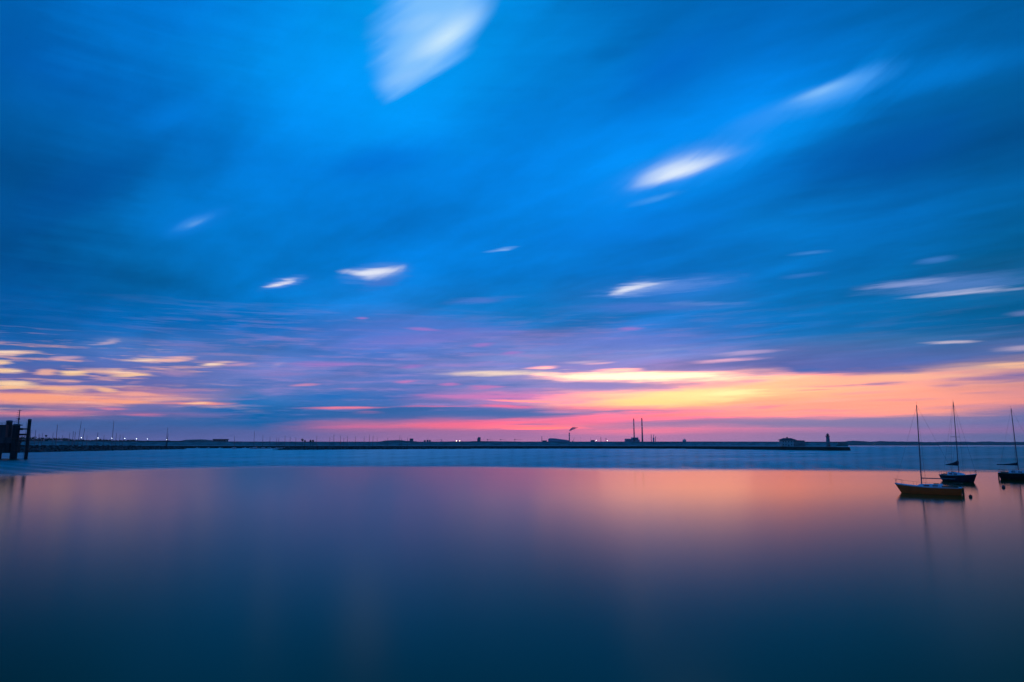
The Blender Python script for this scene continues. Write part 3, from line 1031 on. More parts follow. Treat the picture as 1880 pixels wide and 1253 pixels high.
# ------------------------------------------------------------------ rubble breakwaters
def breakwater(pts, label):
    """pts: (column, waterline row, crest row)"""
    line = [(ground(x, y), at(x, yt, ground(x, y).y + 9).z) for x, y, yt in pts]
    o = line[0][0].copy()
    root = thing('breakwater', o, label, 'breakwater')
    mb = MB()
    vs_, fs_ = [], []
    rows = 9
    cnt = 0
    for (p0, h0), (p1, h1) in zip(line, line[1:]):
        n = max(4, int((p1 - p0).length / 2.2))
        for k in range(n + 1):
            q = p0.lerp(p1, k / n)
            h = h0 + (h1 - h0) * k / n
            d = (p1 - p0).normalized()
            nrm = Vector((-d.y, d.x, 0))
            if nrm.y < 0:
                nrm = -nrm
            if abs(nrm.y) < .4 and nrm.x > 0:
                nrm = -nrm
            for r_ in range(rows):
                s_ = r_ / (rows - 1)
                z = h * (1 - abs(2 * s_ - 1) ** 1.6) if s_ < .5 else h * (1 - (2 * s_ - 1) ** 2)
                w_ = q + nrm * (22 * s_)
                vs_.append((w_.x - o.x + rn.uniform(-.5, .5), w_.y - o.y + rn.uniform(-.5, .5), max(-1.2, z - 1.0 * (r_ in (0, rows - 1)) + rn.uniform(-.35, .35))))
            if cnt:
                a = (cnt - 1) * rows
                for r_ in range(rows - 1):
                    fs_.append((a + r_, a + rows + r_, a + rows + r_ + 1, a + r_ + 1))
            cnt += 1
    e = (cnt - 1) * rows
    fs_.append(tuple(range(rows)))
    fs_.append(tuple(range(e + rows - 1, e - 1, -1)))
    mb.add(vs_, fs_)
    mb.obj('rubble_mound', 'rock', root)
    rk = MB()
    for (p0, h0), (p1, h1) in zip(line, line[1:]):
        n = int((p1 - p0).length / 1.1)
        for k in range(n):
            q = p0.lerp(p1, (k + rn.random()) / n)
            h = h0 + (h1 - h0) * k / n
            d = (p1 - p0).normalized()
            nrm = Vector((-d.y, d.x, 0))
            if nrm.y < 0:
                nrm = -nrm
            if abs(nrm.y) < .4 and nrm.x > 0:
                nrm = -nrm
            s_ = rn.uniform(.02, .55)
            z = h * (1 - abs(2 * s_ - 1) ** 1.6)
            w_ = q + nrm * (22 * s_) - o
            sz = rn.uniform(.5, 1.1)
            vv = [(w_.x + sz * a * rn.uniform(.6, 1.2), w_.y + sz * b2 * rn.uniform(.6, 1.2), z + sz * c2 * rn.uniform(.5, .9))
                  for a in (-1, 1) for b2 in (-1, 1) for c2 in (-1, 1)]
            rk.add(vv, [(0, 1, 3, 2), (4, 6, 7, 5), (0, 4, 5, 1), (2, 3, 7, 6), (0, 2, 6, 4), (1, 5, 7, 3)])
    tag(rk.obj('rock_armour', 'rock', root), kind='stuff')
    return root


breakwater([(-420, 836, 815), (-60, 833, 817.2), (60, 831, 818.3), (200, 828, 818.8), (300, 826, 819.6), (338, 825.4, 820.6), (344, 825.2, 824)],
           'dark rubble breakwater on the left ending at the marina gap')
breakwater([(526, 826.8, 826), (540, 826.6, 822), (580, 826.4, 820.8), (720, 825.6, 820.8), (900, 824.6, 820.6), (1080, 824.2, 821)],
           'dark rubble breakwater right of the marina gap, below the pier')

# ------------------------------------------------------------------ marina
yb = MB()


def hull_mesh(Ln, B, F, d, rake, n=16, m=7, transom=.35, sheer=.45):
    mb = MB()
    vs_, fs_ = [], []
    top = []
    for i in range(n + 1):
        s_ = i / n
        if s_ > .42:
            hb = B / 2 * max(0.012, 1 - ((s_ - .42) / .58) ** 2.3)
        else:
            hb = B / 2 * (1 - transom * ((.42 - s_) / .42) ** 2)
        zs = F * (1 + sheer * max(0, (s_ - .25) / .75) ** 2 + .08 * (1 - s_) ** 2)
        dk = d * (1 - (2 * s_ - 1) ** 4 * .9)
        for k in range(2 * m + 1):
            q = abs(k - m) / m
            sgn = -1 if k < m else 1
            yy = sgn * hb * q ** .62
            z = -dk + (zs + dk) * q ** 1.9
            xx = s_ * Ln - rake * (1 - (z + d) / (zs + d)) * s_ ** 5 + .35 * F * (1 - (z + d) / (zs + d)) * (1 - s_) ** 6
            vs_.append((xx - Ln * .42, yy, z))
        top.append((s_ * Ln - Ln * .42, hb, zs))
    w_ = 2 * m + 1
    for i in range(n):
        for k in range(w_ - 1):
            fs_.append((i * w_ + k, (i + 1) * w_ + k, (i + 1) * w_ + k + 1, i * w_ + k + 1))
    fs_.append(tuple(range(w_)))
    mb.add(vs_, fs_)
    return mb, top


def deck_mesh(top, drop=.08, inset=.97, camber=.06):
    mb = MB()
    vs_, fs_ = [], []
    for (x_, hb, z) in top:
        vs_ += [(x_, -hb * inset, z - drop), (x_, 0, z - drop + camber), (x_, hb * inset, z - drop)]
    for i in range(len(top) - 1):
        for k in range(2):
            fs_.append((i * 3 + k, (i + 1) * 3 + k, (i + 1) * 3 + k + 1, i * 3 + k + 1))
    mb.add(vs_, fs_)
    return mb


# a marina yacht: fifteen metre mast on a ten metre hull
GY = 'yachts moored in the marina behind the breakwaters'
my = thing('moored_yacht', (0, 0, 0), 'slim bare yacht mast standing over the dark left breakwater', 'yacht', GY)
hm, top = hull_mesh(10, 3, .95, .5, .9, n=8, m=3)
hm.obj('hull', 'gelcoat', my, True)
deck_mesh(top).obj('deck', 'deck', my)
MB().prism([(-2.6, .9), (1.9, .95), (1.5, 1.5), (-2.4, 1.65)], -.95, .95).obj('cabin', 'gelcoat', my)
MB().tube((.6, 0, .95), (.6, 0, 15), .24, .17, 6).obj('mast', 'alloy', my)
MB().tube((.5, 0, 2.2), (-3.6, 0, 2.3), .12, .1, 6).obj('boom', 'alloy', my)

masts = [  # column, top row, lean, distance
    (56.5, 790, 0, 800), (64.5, 790, 0, 820), (71, 797, 0, 830), (77.5, 796, 0, 840), (98, 795, 0, 840), (106.5, 780, 0, 800), (116, 799, 0, 860),
    (129, 795, 0, 850), (135, 792, 0, 860), (138, 793, 0, 880), (144.5, 774, 2, 800), (151, 787, 1.5, 850), (160, 800, 0, 900), (180, 794, 0, 880), (192, 799, 0, 900),
    (210, 773.5, 0, 820), (214, 796, 0, 900), (220.5, 798.5, 0, 930), (226, 800, 0, 940), (305, 785, .8, 960), (431, 801, 0, 1080), (467, 792, 0, 1080),
    (483, 799.5, 0, 1080), (496, 802, 0, 1100), (508, 803.5, 0, 1100), (512, 804, 0, 1090), (523.5, 800, 0, 1080), (533, 802, 0, 1060), (543.5, 803, 0, 1080), (582, 800, 0, 1070),
    (605.5, 803, 0, 1080), (613, 798, 0, 1070), (625, 800, 0, 1080), (631, 804, 0, 1090), (638, 800, 0, 1080), (653, 801, 0, 1090), (668, 801, .5, 1080),
    (677, 799, .5, 1080), (683, 800, .8, 1090), (692.5, 804, 0, 1100), (711.5, 804, 0, 1100), (733.5, 800, 0, 1100), (737, 804, 0, 1100), (748.5, 804, 0, 1110)]
special = {
    56.5: 'faint mast standing immediately right of the berth piles', 64.5: 'faint mast, second one right of the berth piles',
    71: 'short faint mast just left of the funnel topped tower, farther one', 77.5: 'short faint mast close beside the funnel topped tower, left of it',
    98: 'short mast just left of the tall bare mast on the left', 106.5: 'tall bare mast left of the first lit lamp, over the left shore',
    116: 'very short mast just right of the tall bare mast on the left', 129: 'thin mast standing left of the close pair near the first lamp',
    135: 'left one of the close pair of masts near the first lamp', 138: 'right one of the close pair of masts near the first lamp',
    144.5: 'tall leaning mast right beside the first lit lamp on the left', 151: 'shorter leaning mast directly above the first lit lamp',
    160: 'very short mast between the first and second lit lamps', 180: 'mast rising directly over the second lit lamp',
    192: 'very short mast between the second and third lit lamps', 210: 'tallest straight mast, between the third and fourth lit lamps',
    214: 'thin mast touching the right side of the tallest straight mast', 220.5: 'short mast just left of the fourth lit lamp',
    226: 'shorter mast right up against the fourth lit lamp', 305: 'mast with dark furled sail beside the last lit lamp of the row',
    431: 'lone mast above the left side of the gap between the breakwaters', 467: 'tallest mast above the gap between the two breakwaters',
    483: 'dark mast just right of the tallest mast over the gap', 496: 'faint mast midway along the right half of the gap',
    508: 'left of two very short masts near the right end of the gap', 512: 'right of two very short masts near the right end of the gap',
    523.5: 'mast over the tip of the right breakwater', 533: 'faint mast just right of the right breakwater tip',
    543.5: 'short mast immediately left of the tallest small tree', 582: 'lone mast right of the small trees on the pier',
    605.5: 'short mast just left of a taller one, right of the trees', 613: 'tall mast second right of the small trees',
    625: 'thin mast third right of the small trees', 631: 'very short mast in the middle of the thin row',
    638: 'thin mast in the middle of the thin row, right of the shortest', 653: 'faint lone mast right of the middle of the thin row',
    668: 'left of three leaning masts over the right breakwater', 677: 'middle of three leaning masts over the right breakwater',
    683: 'right and most leaning of three masts over the breakwater', 692.5: 'very short dark mast just right of the leaning three',
    711.5: 'short faint mast over the low far hill, left one', 733.5: 'dark mast just left of the low tower block on the skyline',
    737: 'tiny mast touching the right of the dark mast by the block', 748.5: 'tiny mast right up against the squat tower block'}
for i, (x, y, lean, Y) in enumerate(masts):
    o = my if i == 0 else copy_tree(my)
    p = at(x, y, Y)
    k = p.z / 15.0
    o.location = (p.x - .6 * k * cos(.9 + i * .7), Y, 0)
    o.rotation_euler = (0, R(lean), .5 + i * .73)
    if lean:
        o.rotation_euler = (R(-lean * 0), R(lean * 1.6), .3)
    o.scale = (min(k, 1.35), min(k, 1.35), k)
    o['label'] = special[x]
    if x == 305:
        MB().lathe([(.12, 1.0), (.55, 1.4), (.42, 5), (.2, 9.5), (.1, 11)], 1.6, 0, 8).obj('furled_sail', 'canvas', o)
        o.rotation_euler = (0, R(2.5), .3)

GM = 'white boats moored in the marina gap'
mo = thing('motorboat', (0, 0, 0), 'small white boat in the gap between the breakwaters', 'boat', GM)
hm, top = hull_mesh(8, 2.8, 1.0, .4, 1.2, n=8, m=3)
hm.obj('hull', 'gelcoat', mo, True)
deck_mesh(top).obj('deck', 'deck', mo)
MB().prism([(-1.8, .95), (1.6, 1.0), (.7, 1.75), (-.2, 2.3), (-1.7, 2.3)], -.95, .95).obj('cabin', 'gelcoat', mo)
MB().prism([(-1.4, 1.55), (.45, 1.55), (-.1, 2.1), (-1.4, 2.1)], -.97, .97).obj('window', 'glass', mo)
for i, (x, y, rz) in enumerate(((362, 823.9, 0.2), (382, 824.1, 2.9), (404, 823.8, .3), (428, 824.1, 0.1), (449, 823.9, 3.0), (466, 824.3, .4), (481, 824.7, 2.8), (493, 824.2, .2), (505, 824.8, 3.2), (516, 824.2, .5))):
    o = mo if i == 0 else copy_tree(mo)
    g_ = ground(x, y)
    o.location = (g_.x, g_.y, 0)
    o.rotation_euler = (0, 0, rz)
    o['label'] = ('leftmost', 'second', 'third', 'fourth', 'fifth', 'sixth', 'seventh', 'eighth', 'ninth', 'rightmost')[i] + (' white boat in the marina gap' if i in (0, 9) else ' white boat from the left in the marina gap')

# small trees on the pier beyond the gap
GT = 'small trees standing in a row beyond the marina'


def small_tree(x, ytop, w_, label):
    Y = 1240.0
    base = at(x, 812, Y)
    topz = at(x, ytop, Y).z
    base.z = QUAY
    r_ = thing('small_tree', base, label, 'tree', GT)
    h = topz - QUAY
    MB().tube((0, 0, 0), (.3, 0, h * .75), .35, .15, 6).obj('trunk', 'bark', r_)
    cr = MB()
    leaf_clumps(cr, (.3, 0, h * .82), (w_, w_, h * .2), 60, .8, rn)
    cr.obj('crown', 'leaf', r_)


small_tree(555, 805.8, 2.6, 'tallest of the small bushy trees on the pier beyond the gap')
small_tree(559.5, 808.3, 1.8, 'low bushy tree just right of the tallest pier tree')
small_tree(570, 808, 2.0, 'round small tree on the pier, left of the pair')
small_tree(574.5, 808, 1.8, 'rightmost small round tree of the row on the pier')

# ------------------------------------------------------------------ shore lamps
GL = 'lit lamps along the shore road on the left'
sl = thing('street_lamp', (0, 0, 0), 'lit white street lamp', 'street lamp', GL)
MB().tube((0, 0, 0), (0, 0, 10), .16, .09, 6).obj('pole', 'steel', sl)
MB().tube((0, 0, 10), (0, -1.4, 10.3), .09, .07, 6).obj('arm', 'steel', sl)
MB().ball((0, -1.5, 10.1), .5, 8, 6, .8).obj('lamp_head', 'lamp_white', sl, True)
lamps = ((149.3, 804), (180, 804.6), (205.5, 805), (229.3, 805.4), (250.8, 806), (270.5, 806.3), (306, 807.2))
names = ('first and leftmost lit lamp of the row, beside the leaning mast', 'second lit lamp from the left along the shore', 'third lit lamp along the shore, left of the tallest mast',
         'fourth lit lamp along the shore, right of the tallest mast', 'fifth lit lamp along the shore, over the wood', 'sixth lit lamp along the shore from the left',
         'last lit lamp of the row, at the foot of the furled mast')
for i, ((x, y), nm) in enumerate(zip(lamps, names)):
    o = sl if i == 0 else copy_tree(sl)
    Y = 1440 + 10 * i
    p = at(x, y, Y)
    gz = 9.6
    o.location = (p.x, Y + 1.5, gz)
    k = (p.z - gz) / 10.1
    o.scale = (1, 1, k)
    o['label'] = 'bright white ' + nm

# warm and white lights further round
for (x, y, Y, m, nm, gp) in ((838, 809.9, 1175, 'lamp_warm', 'left of the two warm lamps on the pier below the pink cloud', 0), (844, 809.9, 1175, 'lamp_warm', 'right of the two warm lamps on the pier below the pink cloud', 0),
                         (1094.5, 809.2, 5950, 'lamp_far', 'faint white floodlight left of the short harbour stacks', 0), (1115, 809.4, 5950, 'lamp_far', 'white floodlight right beside the short harbour stacks', 0),
                         (1605.5, 815.8, 8990, 'lamp_far', 'single white light on the far headland shore', 0)):
    if m not in MT:
        MT[m] = mat('floodlight', (.9, .9, .9), .5, emit=(1.0, .95, .88), strength=16)
    p = at(x, y, Y)
    far = Y > 3000
    zb = 3.2 if far else 9.0
    if Y > 8000:
        zb = 1.0
    r_ = thing('lamp_post', (p.x, Y, zb), nm, 'lamp')
    h = p.z - zb
    MB().tube((0, 0, 0), (0, 0, max(1, h)), .12 if not far else .4, n=6).obj('pole', 'steel', r_)
    MB().ball((0, -.2, max(1, h)), .4 if not far else 1.5, 8, 6).obj('lamp_head', m, r_, True)

# shore buildings on the left
p = at(98.5, 815, 1330)
sh = thing('boat_shed', (p.x, 1330, 6), 'long low shed with pale roof on the left shore', 'shed')
zr = at(98, 809.3, 1330).z - 6
MB().box(-11, 11, 0, 9, 0, zr - 1.4).obj('wall', 'clad', sh)
MB().prism([(-11.5, zr - 1.397), (11.5, zr - 1.397), (10.8, zr), (-10.8, zr)], -.6, 9.6).obj('roof', 'white_paint', sh)
for k in range(4):
    MB().box(-9 + k * 5, -6 + k * 5, -.06, .2, .3, zr - 3).obj('door', 'steel', sh)

p = at(83, 817, 1560)
wt = thing('water_tower', (p.x, 1560, 11), 'small dark funnel shaped tower above the shore trees', 'tower')
h = at(83, 799, 1560).z - 11
MB().lathe([(.9, 0), (.6, h - 4.6)], n=10).obj('stem', 'concrete', wt)
MB().lathe([(.6, h - 4.6), (2.4, h - 1.6), (2.4, h - .3), (.5, h)], n=12).obj('tank', 'steel', wt)

p = at(402.5, 817, 1700)
fb = thing('flat_roofed_hall', (p.x, 1700, 0), 'long flat roofed hall on the skyline above the marina gap', 'building')
h = at(402, 806.4, 1700).z
MB().box(-16, 16, 0, 14, -1, h - 1.6).obj('wall', 'concrete', fb)
MB().box(-17, 17, -1, 15, h - 1.597, h).obj('roof', 'slate', fb)
for k in range(7):
    MB().box(-14.5 + k * 4.2, -11.5 + k * 4.2, -.08, .3, h - 5, h - 2.4).obj('window', 'glass', fb)


# ------------------------------------------------------------------ port skyline
def sky_block(x0, x1, ytop, Y, label, m='tower_concrete', nm='tower_block', cat='building', rows=5, cols=4, dep=24, zb=3.2):
    c0 = at((x0 + x1) / 2, 815, Y)
    r_ = thing(nm, (c0.x, Y, zb), label, cat)
    hw_ = (x1 - x0) / 2 * Y / F_PX
    h_ = at((x0 + x1) / 2, ytop, Y).z - zb
    MB().box(-hw_, hw_, 0, dep, 0, h_).obj('wall', m, r_)
    MB().box(-hw_ - .6, hw_ + .6, -.6, dep + .6, h_ + .003, h_ + 1.6).obj('roof', 'slate', r_)
    for j in range(rows):
        for i in range(cols):
            xx = -hw_ + (i + .5) * 2 * hw_ / cols
            z0 = h_ * (.45 + .52 * (j + .15) / rows)
            MB().box(xx - hw_ / cols * .6, xx + hw_ / cols * .6, -.15, .3, z0, z0 + h_ * .3 / rows).obj('window', 'glass', r_)
    return r_, h_, hw_


sky_block(752, 758, 805.9, 5900, 'squat tower block on the skyline left of the warm lamps')
sky_block(778.2, 781, 808.9, 5900, 'leftmost of three small low blocks on the skyline', rows=2, cols=2)
sky_block(783.2, 786, 808.2, 5900, 'middle of three small low blocks on the skyline', rows=2, cols=2)
sky_block(787.6, 790, 808.4, 5900, 'rightmost of three small low blocks on the skyline', rows=2, cols=2)
r_, h_, hw_ = sky_block(876, 882, 805.8, 5900, 'tall stepped tower block right of the two warm lamps')
MB().box(-hw_ * .6, hw_, 2, 20, h_ + 1.604, h_ + 13).obj('penthouse', 'tower_concrete', r_)
sky_block(996, 1004, 809.3, 5950, 'low shed beside the thin stack left of the sloped plant', rows=1, cols=4, nm='warehouse')


def stack(x, ytop, r0, r1, Y, label, bands=0, m='tower_concrete', cat='chimney', name='chimney_stack'):
    zb = 3.2
    p_ = at(x, ytop, Y)
    o = thing(name, (p_.x, Y, zb), label, cat)
    h_ = p_.z - zb
    MB().lathe([(r0, 0), (r0 * .35 + r1 * .65, h_ * .5), (r1, h_)], n=14).obj('shaft', m, o, True)
    MB().lathe([(r1 + .5, h_ + .003), (r1 + .5, h_ + 2)], n=14).obj('rim', 'steel', o)
    for k in range(bands):
        z1 = h_ * (.985 - .085 * 2 * k * (.55 if bands > 3 else 1))
        z0 = z1 - h_ * (.045 if bands > 3 else .085)
        rr = lambda z: (r0 * .35 + r1 * .65) + (r1 - (r0 * .35 + r1 * .65)) * max(0, (z / h_ - .5) / .5)
        MB().lathe([(rr(z0) + .25, z0), (rr(z1) + .25, z1)], n=14).obj('band', 'red_paint' if k % 2 == 0 else 'white_paint', o)
    return o, h_


stack(994.7, 801.8, 2.6, 2.2, 5950, 'thin short stack standing left of the sloped waste plant')
stack(1163.4, 769, 7.6, 4.6, 6500, 'left of the two tall twin power station chimneys', bands=4)
stack(1178.3, 768.2, 8.8, 5.0, 6480, 'right of the two tall twin chimneys, clear of the building', bands=4)
stack(1195.5, 798.4, 3.0, 2.7, 6400, 'leftmost of three slim stacks right of the tall chimneys')
o_, h_ = stack(1199.7, 798.8, 3.4, 2.4, 6400, 'middle of three slim stacks, on a wider base')
MB().box(-6, 6, -5, 5, 0, h_ * .72).obj('stack_housing', 'clad', o_)
stack(1203.3, 802, 2.9, 2.7, 6400, 'rightmost and shortest of three slim stacks')
stack(1103.1, 804, 2.4, 2.1, 5900, 'slim stack standing between the waste plant and the power station')
stack(1112.5, 804.8, 2.4, 2.1, 5900, 'slim stack just left of a white floodlight')
stack(1066.2, 803.2, .9, .6, 5900, 'very thin mast right of the leaning crane', name='radio_mast', cat='mast')
stack(1084.3, 803.6, .9, .6, 5900, 'very thin mast over the small harbour shed', name='radio_mast', cat='mast')
stack(785.5, 802.8, .8, .5, 5900, 'very thin mast above the three small low blocks', name='radio_mast', cat='mast')
sky_block(1085.4, 1092, 808.6, 5950, 'small humped shed left of a faint floodlight', rows=1, cols=3, nm='warehouse')

# waste plant with its long falling roof
YI = 5950
p0 = at(1007, 815, YI)
wp = thing('waste_plant', (p0.x, YI, 3.2), 'long silver plant building with roof sloping down to the right', 'building')
pr = [(at(x, y, YI).x - p0.x, at(x, y, YI).z - 3.2) for x, y in ((1007, 809.5), (1007.3, 806.2), (1008.4, 805.2), (1012, 804.9), (1018, 805.2), (1028, 806.4), (1038, 807.7), (1045, 808.8), (1046, 809.6))]
MB().prism([(pr[0][0], 0)] + pr + [(pr[-1][0], 0)], 0, 70).obj('shell', 'clad', wp)
for k in range(8):
    MB().box(8 + k * 20, 17 + k * 20, -.3, .5, 14, 20).obj('window', 'glass', wp)
o_, h_ = stack(1045.2, 795.2, 4.6, 4.3, 5940, 'red and white banded chimney with smoke blowing off its top', bands=6)

# smoke off the banded chimney
sm = MB()
tip = at(1045.2, 793.6, 5940)
path = [(1044.6, 793.2, .3), (1045.3, 790.8, 1.3), (1047.5, 788.8, 2.1), (1050, 787.6, 2.3), (1053, 786.9, 1.8), (1057, 786.2, 1.2), (1062, 785.2, .4)]
n = 12
vs_, fs_ = [], []
for (x, y, r0) in path:
    q = at(x, y, 5940)
    for k in range(n):
        a = 2 * pi * k / n
        rr = r0 * 6.6 * rn.uniform(.88, 1.12)
        vs_.append((q.x - tip.x + rr * .35 * cos(a), rr * sin(a), q.z - tip.z + rr * cos(a)))
for j in range(len(path) - 1):
    for k in range(n):
        fs_.append((j * n + k, j * n + (k + 1) % n, (j + 1) * n + (k + 1) % n, (j + 1) * n + k))
fs_ += [tuple(range(n - 1, -1, -1)), tuple(range((len(path) - 1) * n, len(path) * n))]
sm.add(vs_, fs_)
smm = bpy.data.materials.new('smoke')
smm.use_nodes = True
tq = smm.node_tree
tq.nodes.remove(tq.nodes['Principled BSDF'])
pv = tq.nodes.new('ShaderNodeVolumePrincipled')
pv.inputs['Color'].default_value = (.84, .9, .97, 1)
pv.inputs['Density'].default_value = .09
tq.links.new(pv.outputs[0], tq.nodes['Material Output'].inputs['Volume'])
so = sm.obj('smoke_plume', smm, smooth=True)
so.location = tip
tag(so, 'blue grey smoke drifting right off the banded chimney', 'smoke', kind='stuff')

# power station
YP = 6520
pc = at(1161, 815, YP)
ps = thing('power_station', (pc.x, YP, 3.2), 'stepped power station block at the foot of the twin chimneys', 'building')
X = lambda x: at(x, 810, YP).x - pc.x
Z = lambda y: at(1161, y, YP).z - 3.2
MB().box(X(1148.6), X(1161), 0, 60, 0, Z(806.3)).obj('turbine_hall', 'clad', ps)
MB().box(X(1161) + .003, X(1172), -8, 70, 0, Z(803.5)).obj('boiler_house', 'clad', ps)
MB().box(X(1172) + .003, X(1174.6), 0, 50, 0, Z(807.4)).obj('annex', 'clad', ps)
MB().prism([(X(1148.2), Z(806.3) + .003), (X(1160.9), Z(806.3) + .003), (X(1160.9), Z(805.9)), (X(1149.6), Z(805.9))], -2, 62).obj('roof', 'slate', ps)
for k in range(5):
    MB().box(X(1149.5) + k * 11, X(1149.5) + k * 11 + 6, -.4, .5, Z(809.8), Z(808)).obj('window', 'glass', ps)
for k in range(4):
    MB().box(X(1161.8) + k * 13, X(1161.8) + k * 13 + 7, -8.4, -7.5, Z(808.8), Z(805)).obj('window', 'glass', ps)

# pale twin tower right of the stacks
r_, h_, hw_ = sky_block(1254.6, 1260, 808.2, 5950, 'small pale squat silo building alone on the skyline over the pier', m='white_paint', nm='silo_house', rows=1, cols=2)
MB().lathe([(5.2, h_ + 1.604), (5.2, h_ + 9), (3, h_ + 12)], -1, 10, 12).obj('silo', 'white_paint', r_)
MB().box(7, 11, 4, 9, h_ + 1.604, h_ + 6).obj('hoist', 'white_paint', r_)


# cranes
def crane(x0, y0, x1, y1, Y, label):
    a = at(x0, y0, Y)
    b2 = at(x1, y1, Y)
    r_ = thing('harbour_crane', (a.x, Y, 3.2), label, 'crane', 'cranes in the port')
    h_ = a.z - 3.2
    lg = MB()
    for sx in (-1, 1):
        for sy in (-1, 1):
            lg.tube((sx * 7, sy * 8, 0), (sx * 2, sy * 3, h_ - 4), .9, .7, 5)
    lg.obj('leg_frame', 'steel', r_)
    MB().box(-5, 4, -4, 4, h_ - 5, h_ - 1).obj('machinery_house', 'steel', r_)
    MB().tube((-3, 0, h_ - 1), (b2.x - a.x, 0, b2.z - 3.2), 1.1, .6, 6).obj('jib', 'steel', r_)
    MB().tube((0, 0, h_ - 1), (0, 0, h_ + 5), .5, .3, 5).obj('king_post', 'steel', r_)


crane(895, 806.6, 905, 808.8, 5950, 'harbour crane with long jib, nearest the stepped tower block')
crane(919, 806.8, 929, 809, 5950, 'harbour crane with long jib, second right of the tower block')
crane(945, 806.6, 958, 808, 5950, 'harbour crane with raised long jib, left of the thin stack')
crane(811, 807.6, 801, 808.6, 5950, 'small faint crane left of the two warm lamps')
cr_ = at(1051.8, 810, 5950)
lc = thing('luffing_crane', (cr_.x, 5950, 3.2), 'steeply leaning crane jib right of the banded chimney', 'crane')
MB().box(-6, 6, -6, 6, 0, cr_.z - 3.2 - 4).obj('tower', 'steel', lc)
MB().tube((0, 0, cr_.z - 3.2 - 5), (at(1055, 803, 5950).x - cr_.x, 0, at(1055, 803, 5950).z - 3.2), 1.5, .8, 6).obj('jib', 'steel', lc)
MB().box(-9, -3, -3, 3, cr_.z - 3.2 - 3.997, cr_.z - 3.2 + 2).obj('counterweight', 'steel', lc)

# ------------------------------------------------------------------ mooring dolphin on the left
gy = ground(27, 843.0)
YD = gy.y
org = Vector((gy.x, YD, 0))
md = thing('ferry_berth', org, 'dark timber and steel ferry berth with thick piles at the left edge', 'jetty')
DX = lambda x, y: at(x, y, YD).x - org.x
DZ = lambda y: at(27, y, YD).z
kd = YD / F_PX


def pile(xb, ytop, rpx, dy, m, yb_=None, cap=True):
    zt = DZ(ytop)
    zb = -1.5 if yb_ is None else DZ(yb_)
    xx = at(xb, (ytop + 843) / 2, YD + dy).x - org.x
    mb = MB()
    mb.lathe([(rpx * kd, zb), (rpx * kd, zt * .45), (rpx * kd * .98, zt)], xx, dy, 14)
    o = mb.obj('pile', m, md, False)
    if cap:
        MB().lathe([(rpx * kd * 1.07, zt - .5), (rpx * kd * 1.07, zt + .004), (rpx * kd * .5, zt + .25)], xx, dy, 14).obj('pile_cap', 'steel', o)
    for zf in (.3, .62):
        MB().lathe([(rpx * kd * 1.05, zb + (zt - zb) * zf), (rpx * kd * 1.05, zb + (zt - zb) * zf + .35)], xx, dy, 14).obj('steel_hoop', 'rust', o)
    return xx, zt


xB, zB = pile(27.5, 779.5, 5.7, 0, 'timber')
xC, zC = pile(51.0, 770.2, 2.9, 1.5, 'timber')
xA, zA = pile(13.8, 772.5, 5.0, 3.5, 'timber', 815)
xL, zL = pile(-1.0, 815, 4.0, -.5, 'timber', cap=False)
pile(-36, 790, 5.5, 1, 'timber')
pile(-62, 786, 5.5, 1, 'timber')
fl = DX(-95, 820)
MB().box(fl, xB - 1.46, -1.2, 6, DZ(832), DZ(814)).obj('fender_wall', 'timber', md)
for k in range(14):
    a = xB - 1.6 - k * 1.55
    if a - 1.4 < fl:
        break
    MB().box(a - 1.4, a, -1.55, -1.203, DZ(831.6), DZ(814.3)).obj('plank', 'timber', md)
MB().box(fl, xB - 1.5, -.4, 6.5, DZ(813.997), DZ(803.6)).obj('deck_beam', 'pile_steel', md)
MB().box(fl, DX(8.6, 792), .6, 5, DZ(803.6) + .003, DZ(781)).obj('control_hut', 'pile_steel', md)
MB().box(fl, DX(9.0, 781), .3, 5.3, DZ(781) + .003, DZ(780)).obj('hut_roof', 'steel', md)
rl = MB()
for zz_ in (DZ(778.2), DZ(776.1)):
    rl.tube((fl, .6, zz_), (DX(9, 777), .6, zz_), .06, n=5)
for k in range(6):
    rl.tube((DX(8, 780) - k * 1.6, .6, DZ(780)), (DX(8, 780) - k * 1.6, .6, DZ(776.1)), .06, n=5)
rl.obj('railing', 'steel', md)
rl = MB()
rl.tube((xA, 3, DZ(774.6)), (xB, 0, DZ(774.6)), .07, n=5)
rl.tube((xB - 1.3, 0, zB), (xB - 1.3, 0, DZ(774.6)), .07, n=5)
rl.tube((xB + 1.3, 0, zB), (xB + 1.3, 0, DZ(774.6)), .07, n=5)
rl.tube((xB - 1.3, 0, DZ(774.6)), (xB + 1.3, 0, DZ(774.6)), .07, n=5)
rl.obj('handrail', 'steel', md)
for (yy, rr, x1) in ((788.2, .38, xC), (798.4, .5, xC), (810, .45, xC), (819, .35, xC)):
    MB().tube((xB + .3, .2, DZ(yy)), (x1, 1.4, DZ(yy) + .1), rr, rr * .8, 8).obj('strut', 'rust', md)
MB().tube((xB + .3, 0, DZ(781)), (DX(41, 781), .2, DZ(780.8)), .3, .22, 8).obj('bracket', 'steel', md)
MB().box(DX(38.5, 788) - .4, DX(38.5, 788) + .5, -.3, .7, DZ(790.2), DZ(786.2)).obj('fender_block', 'timber', md)
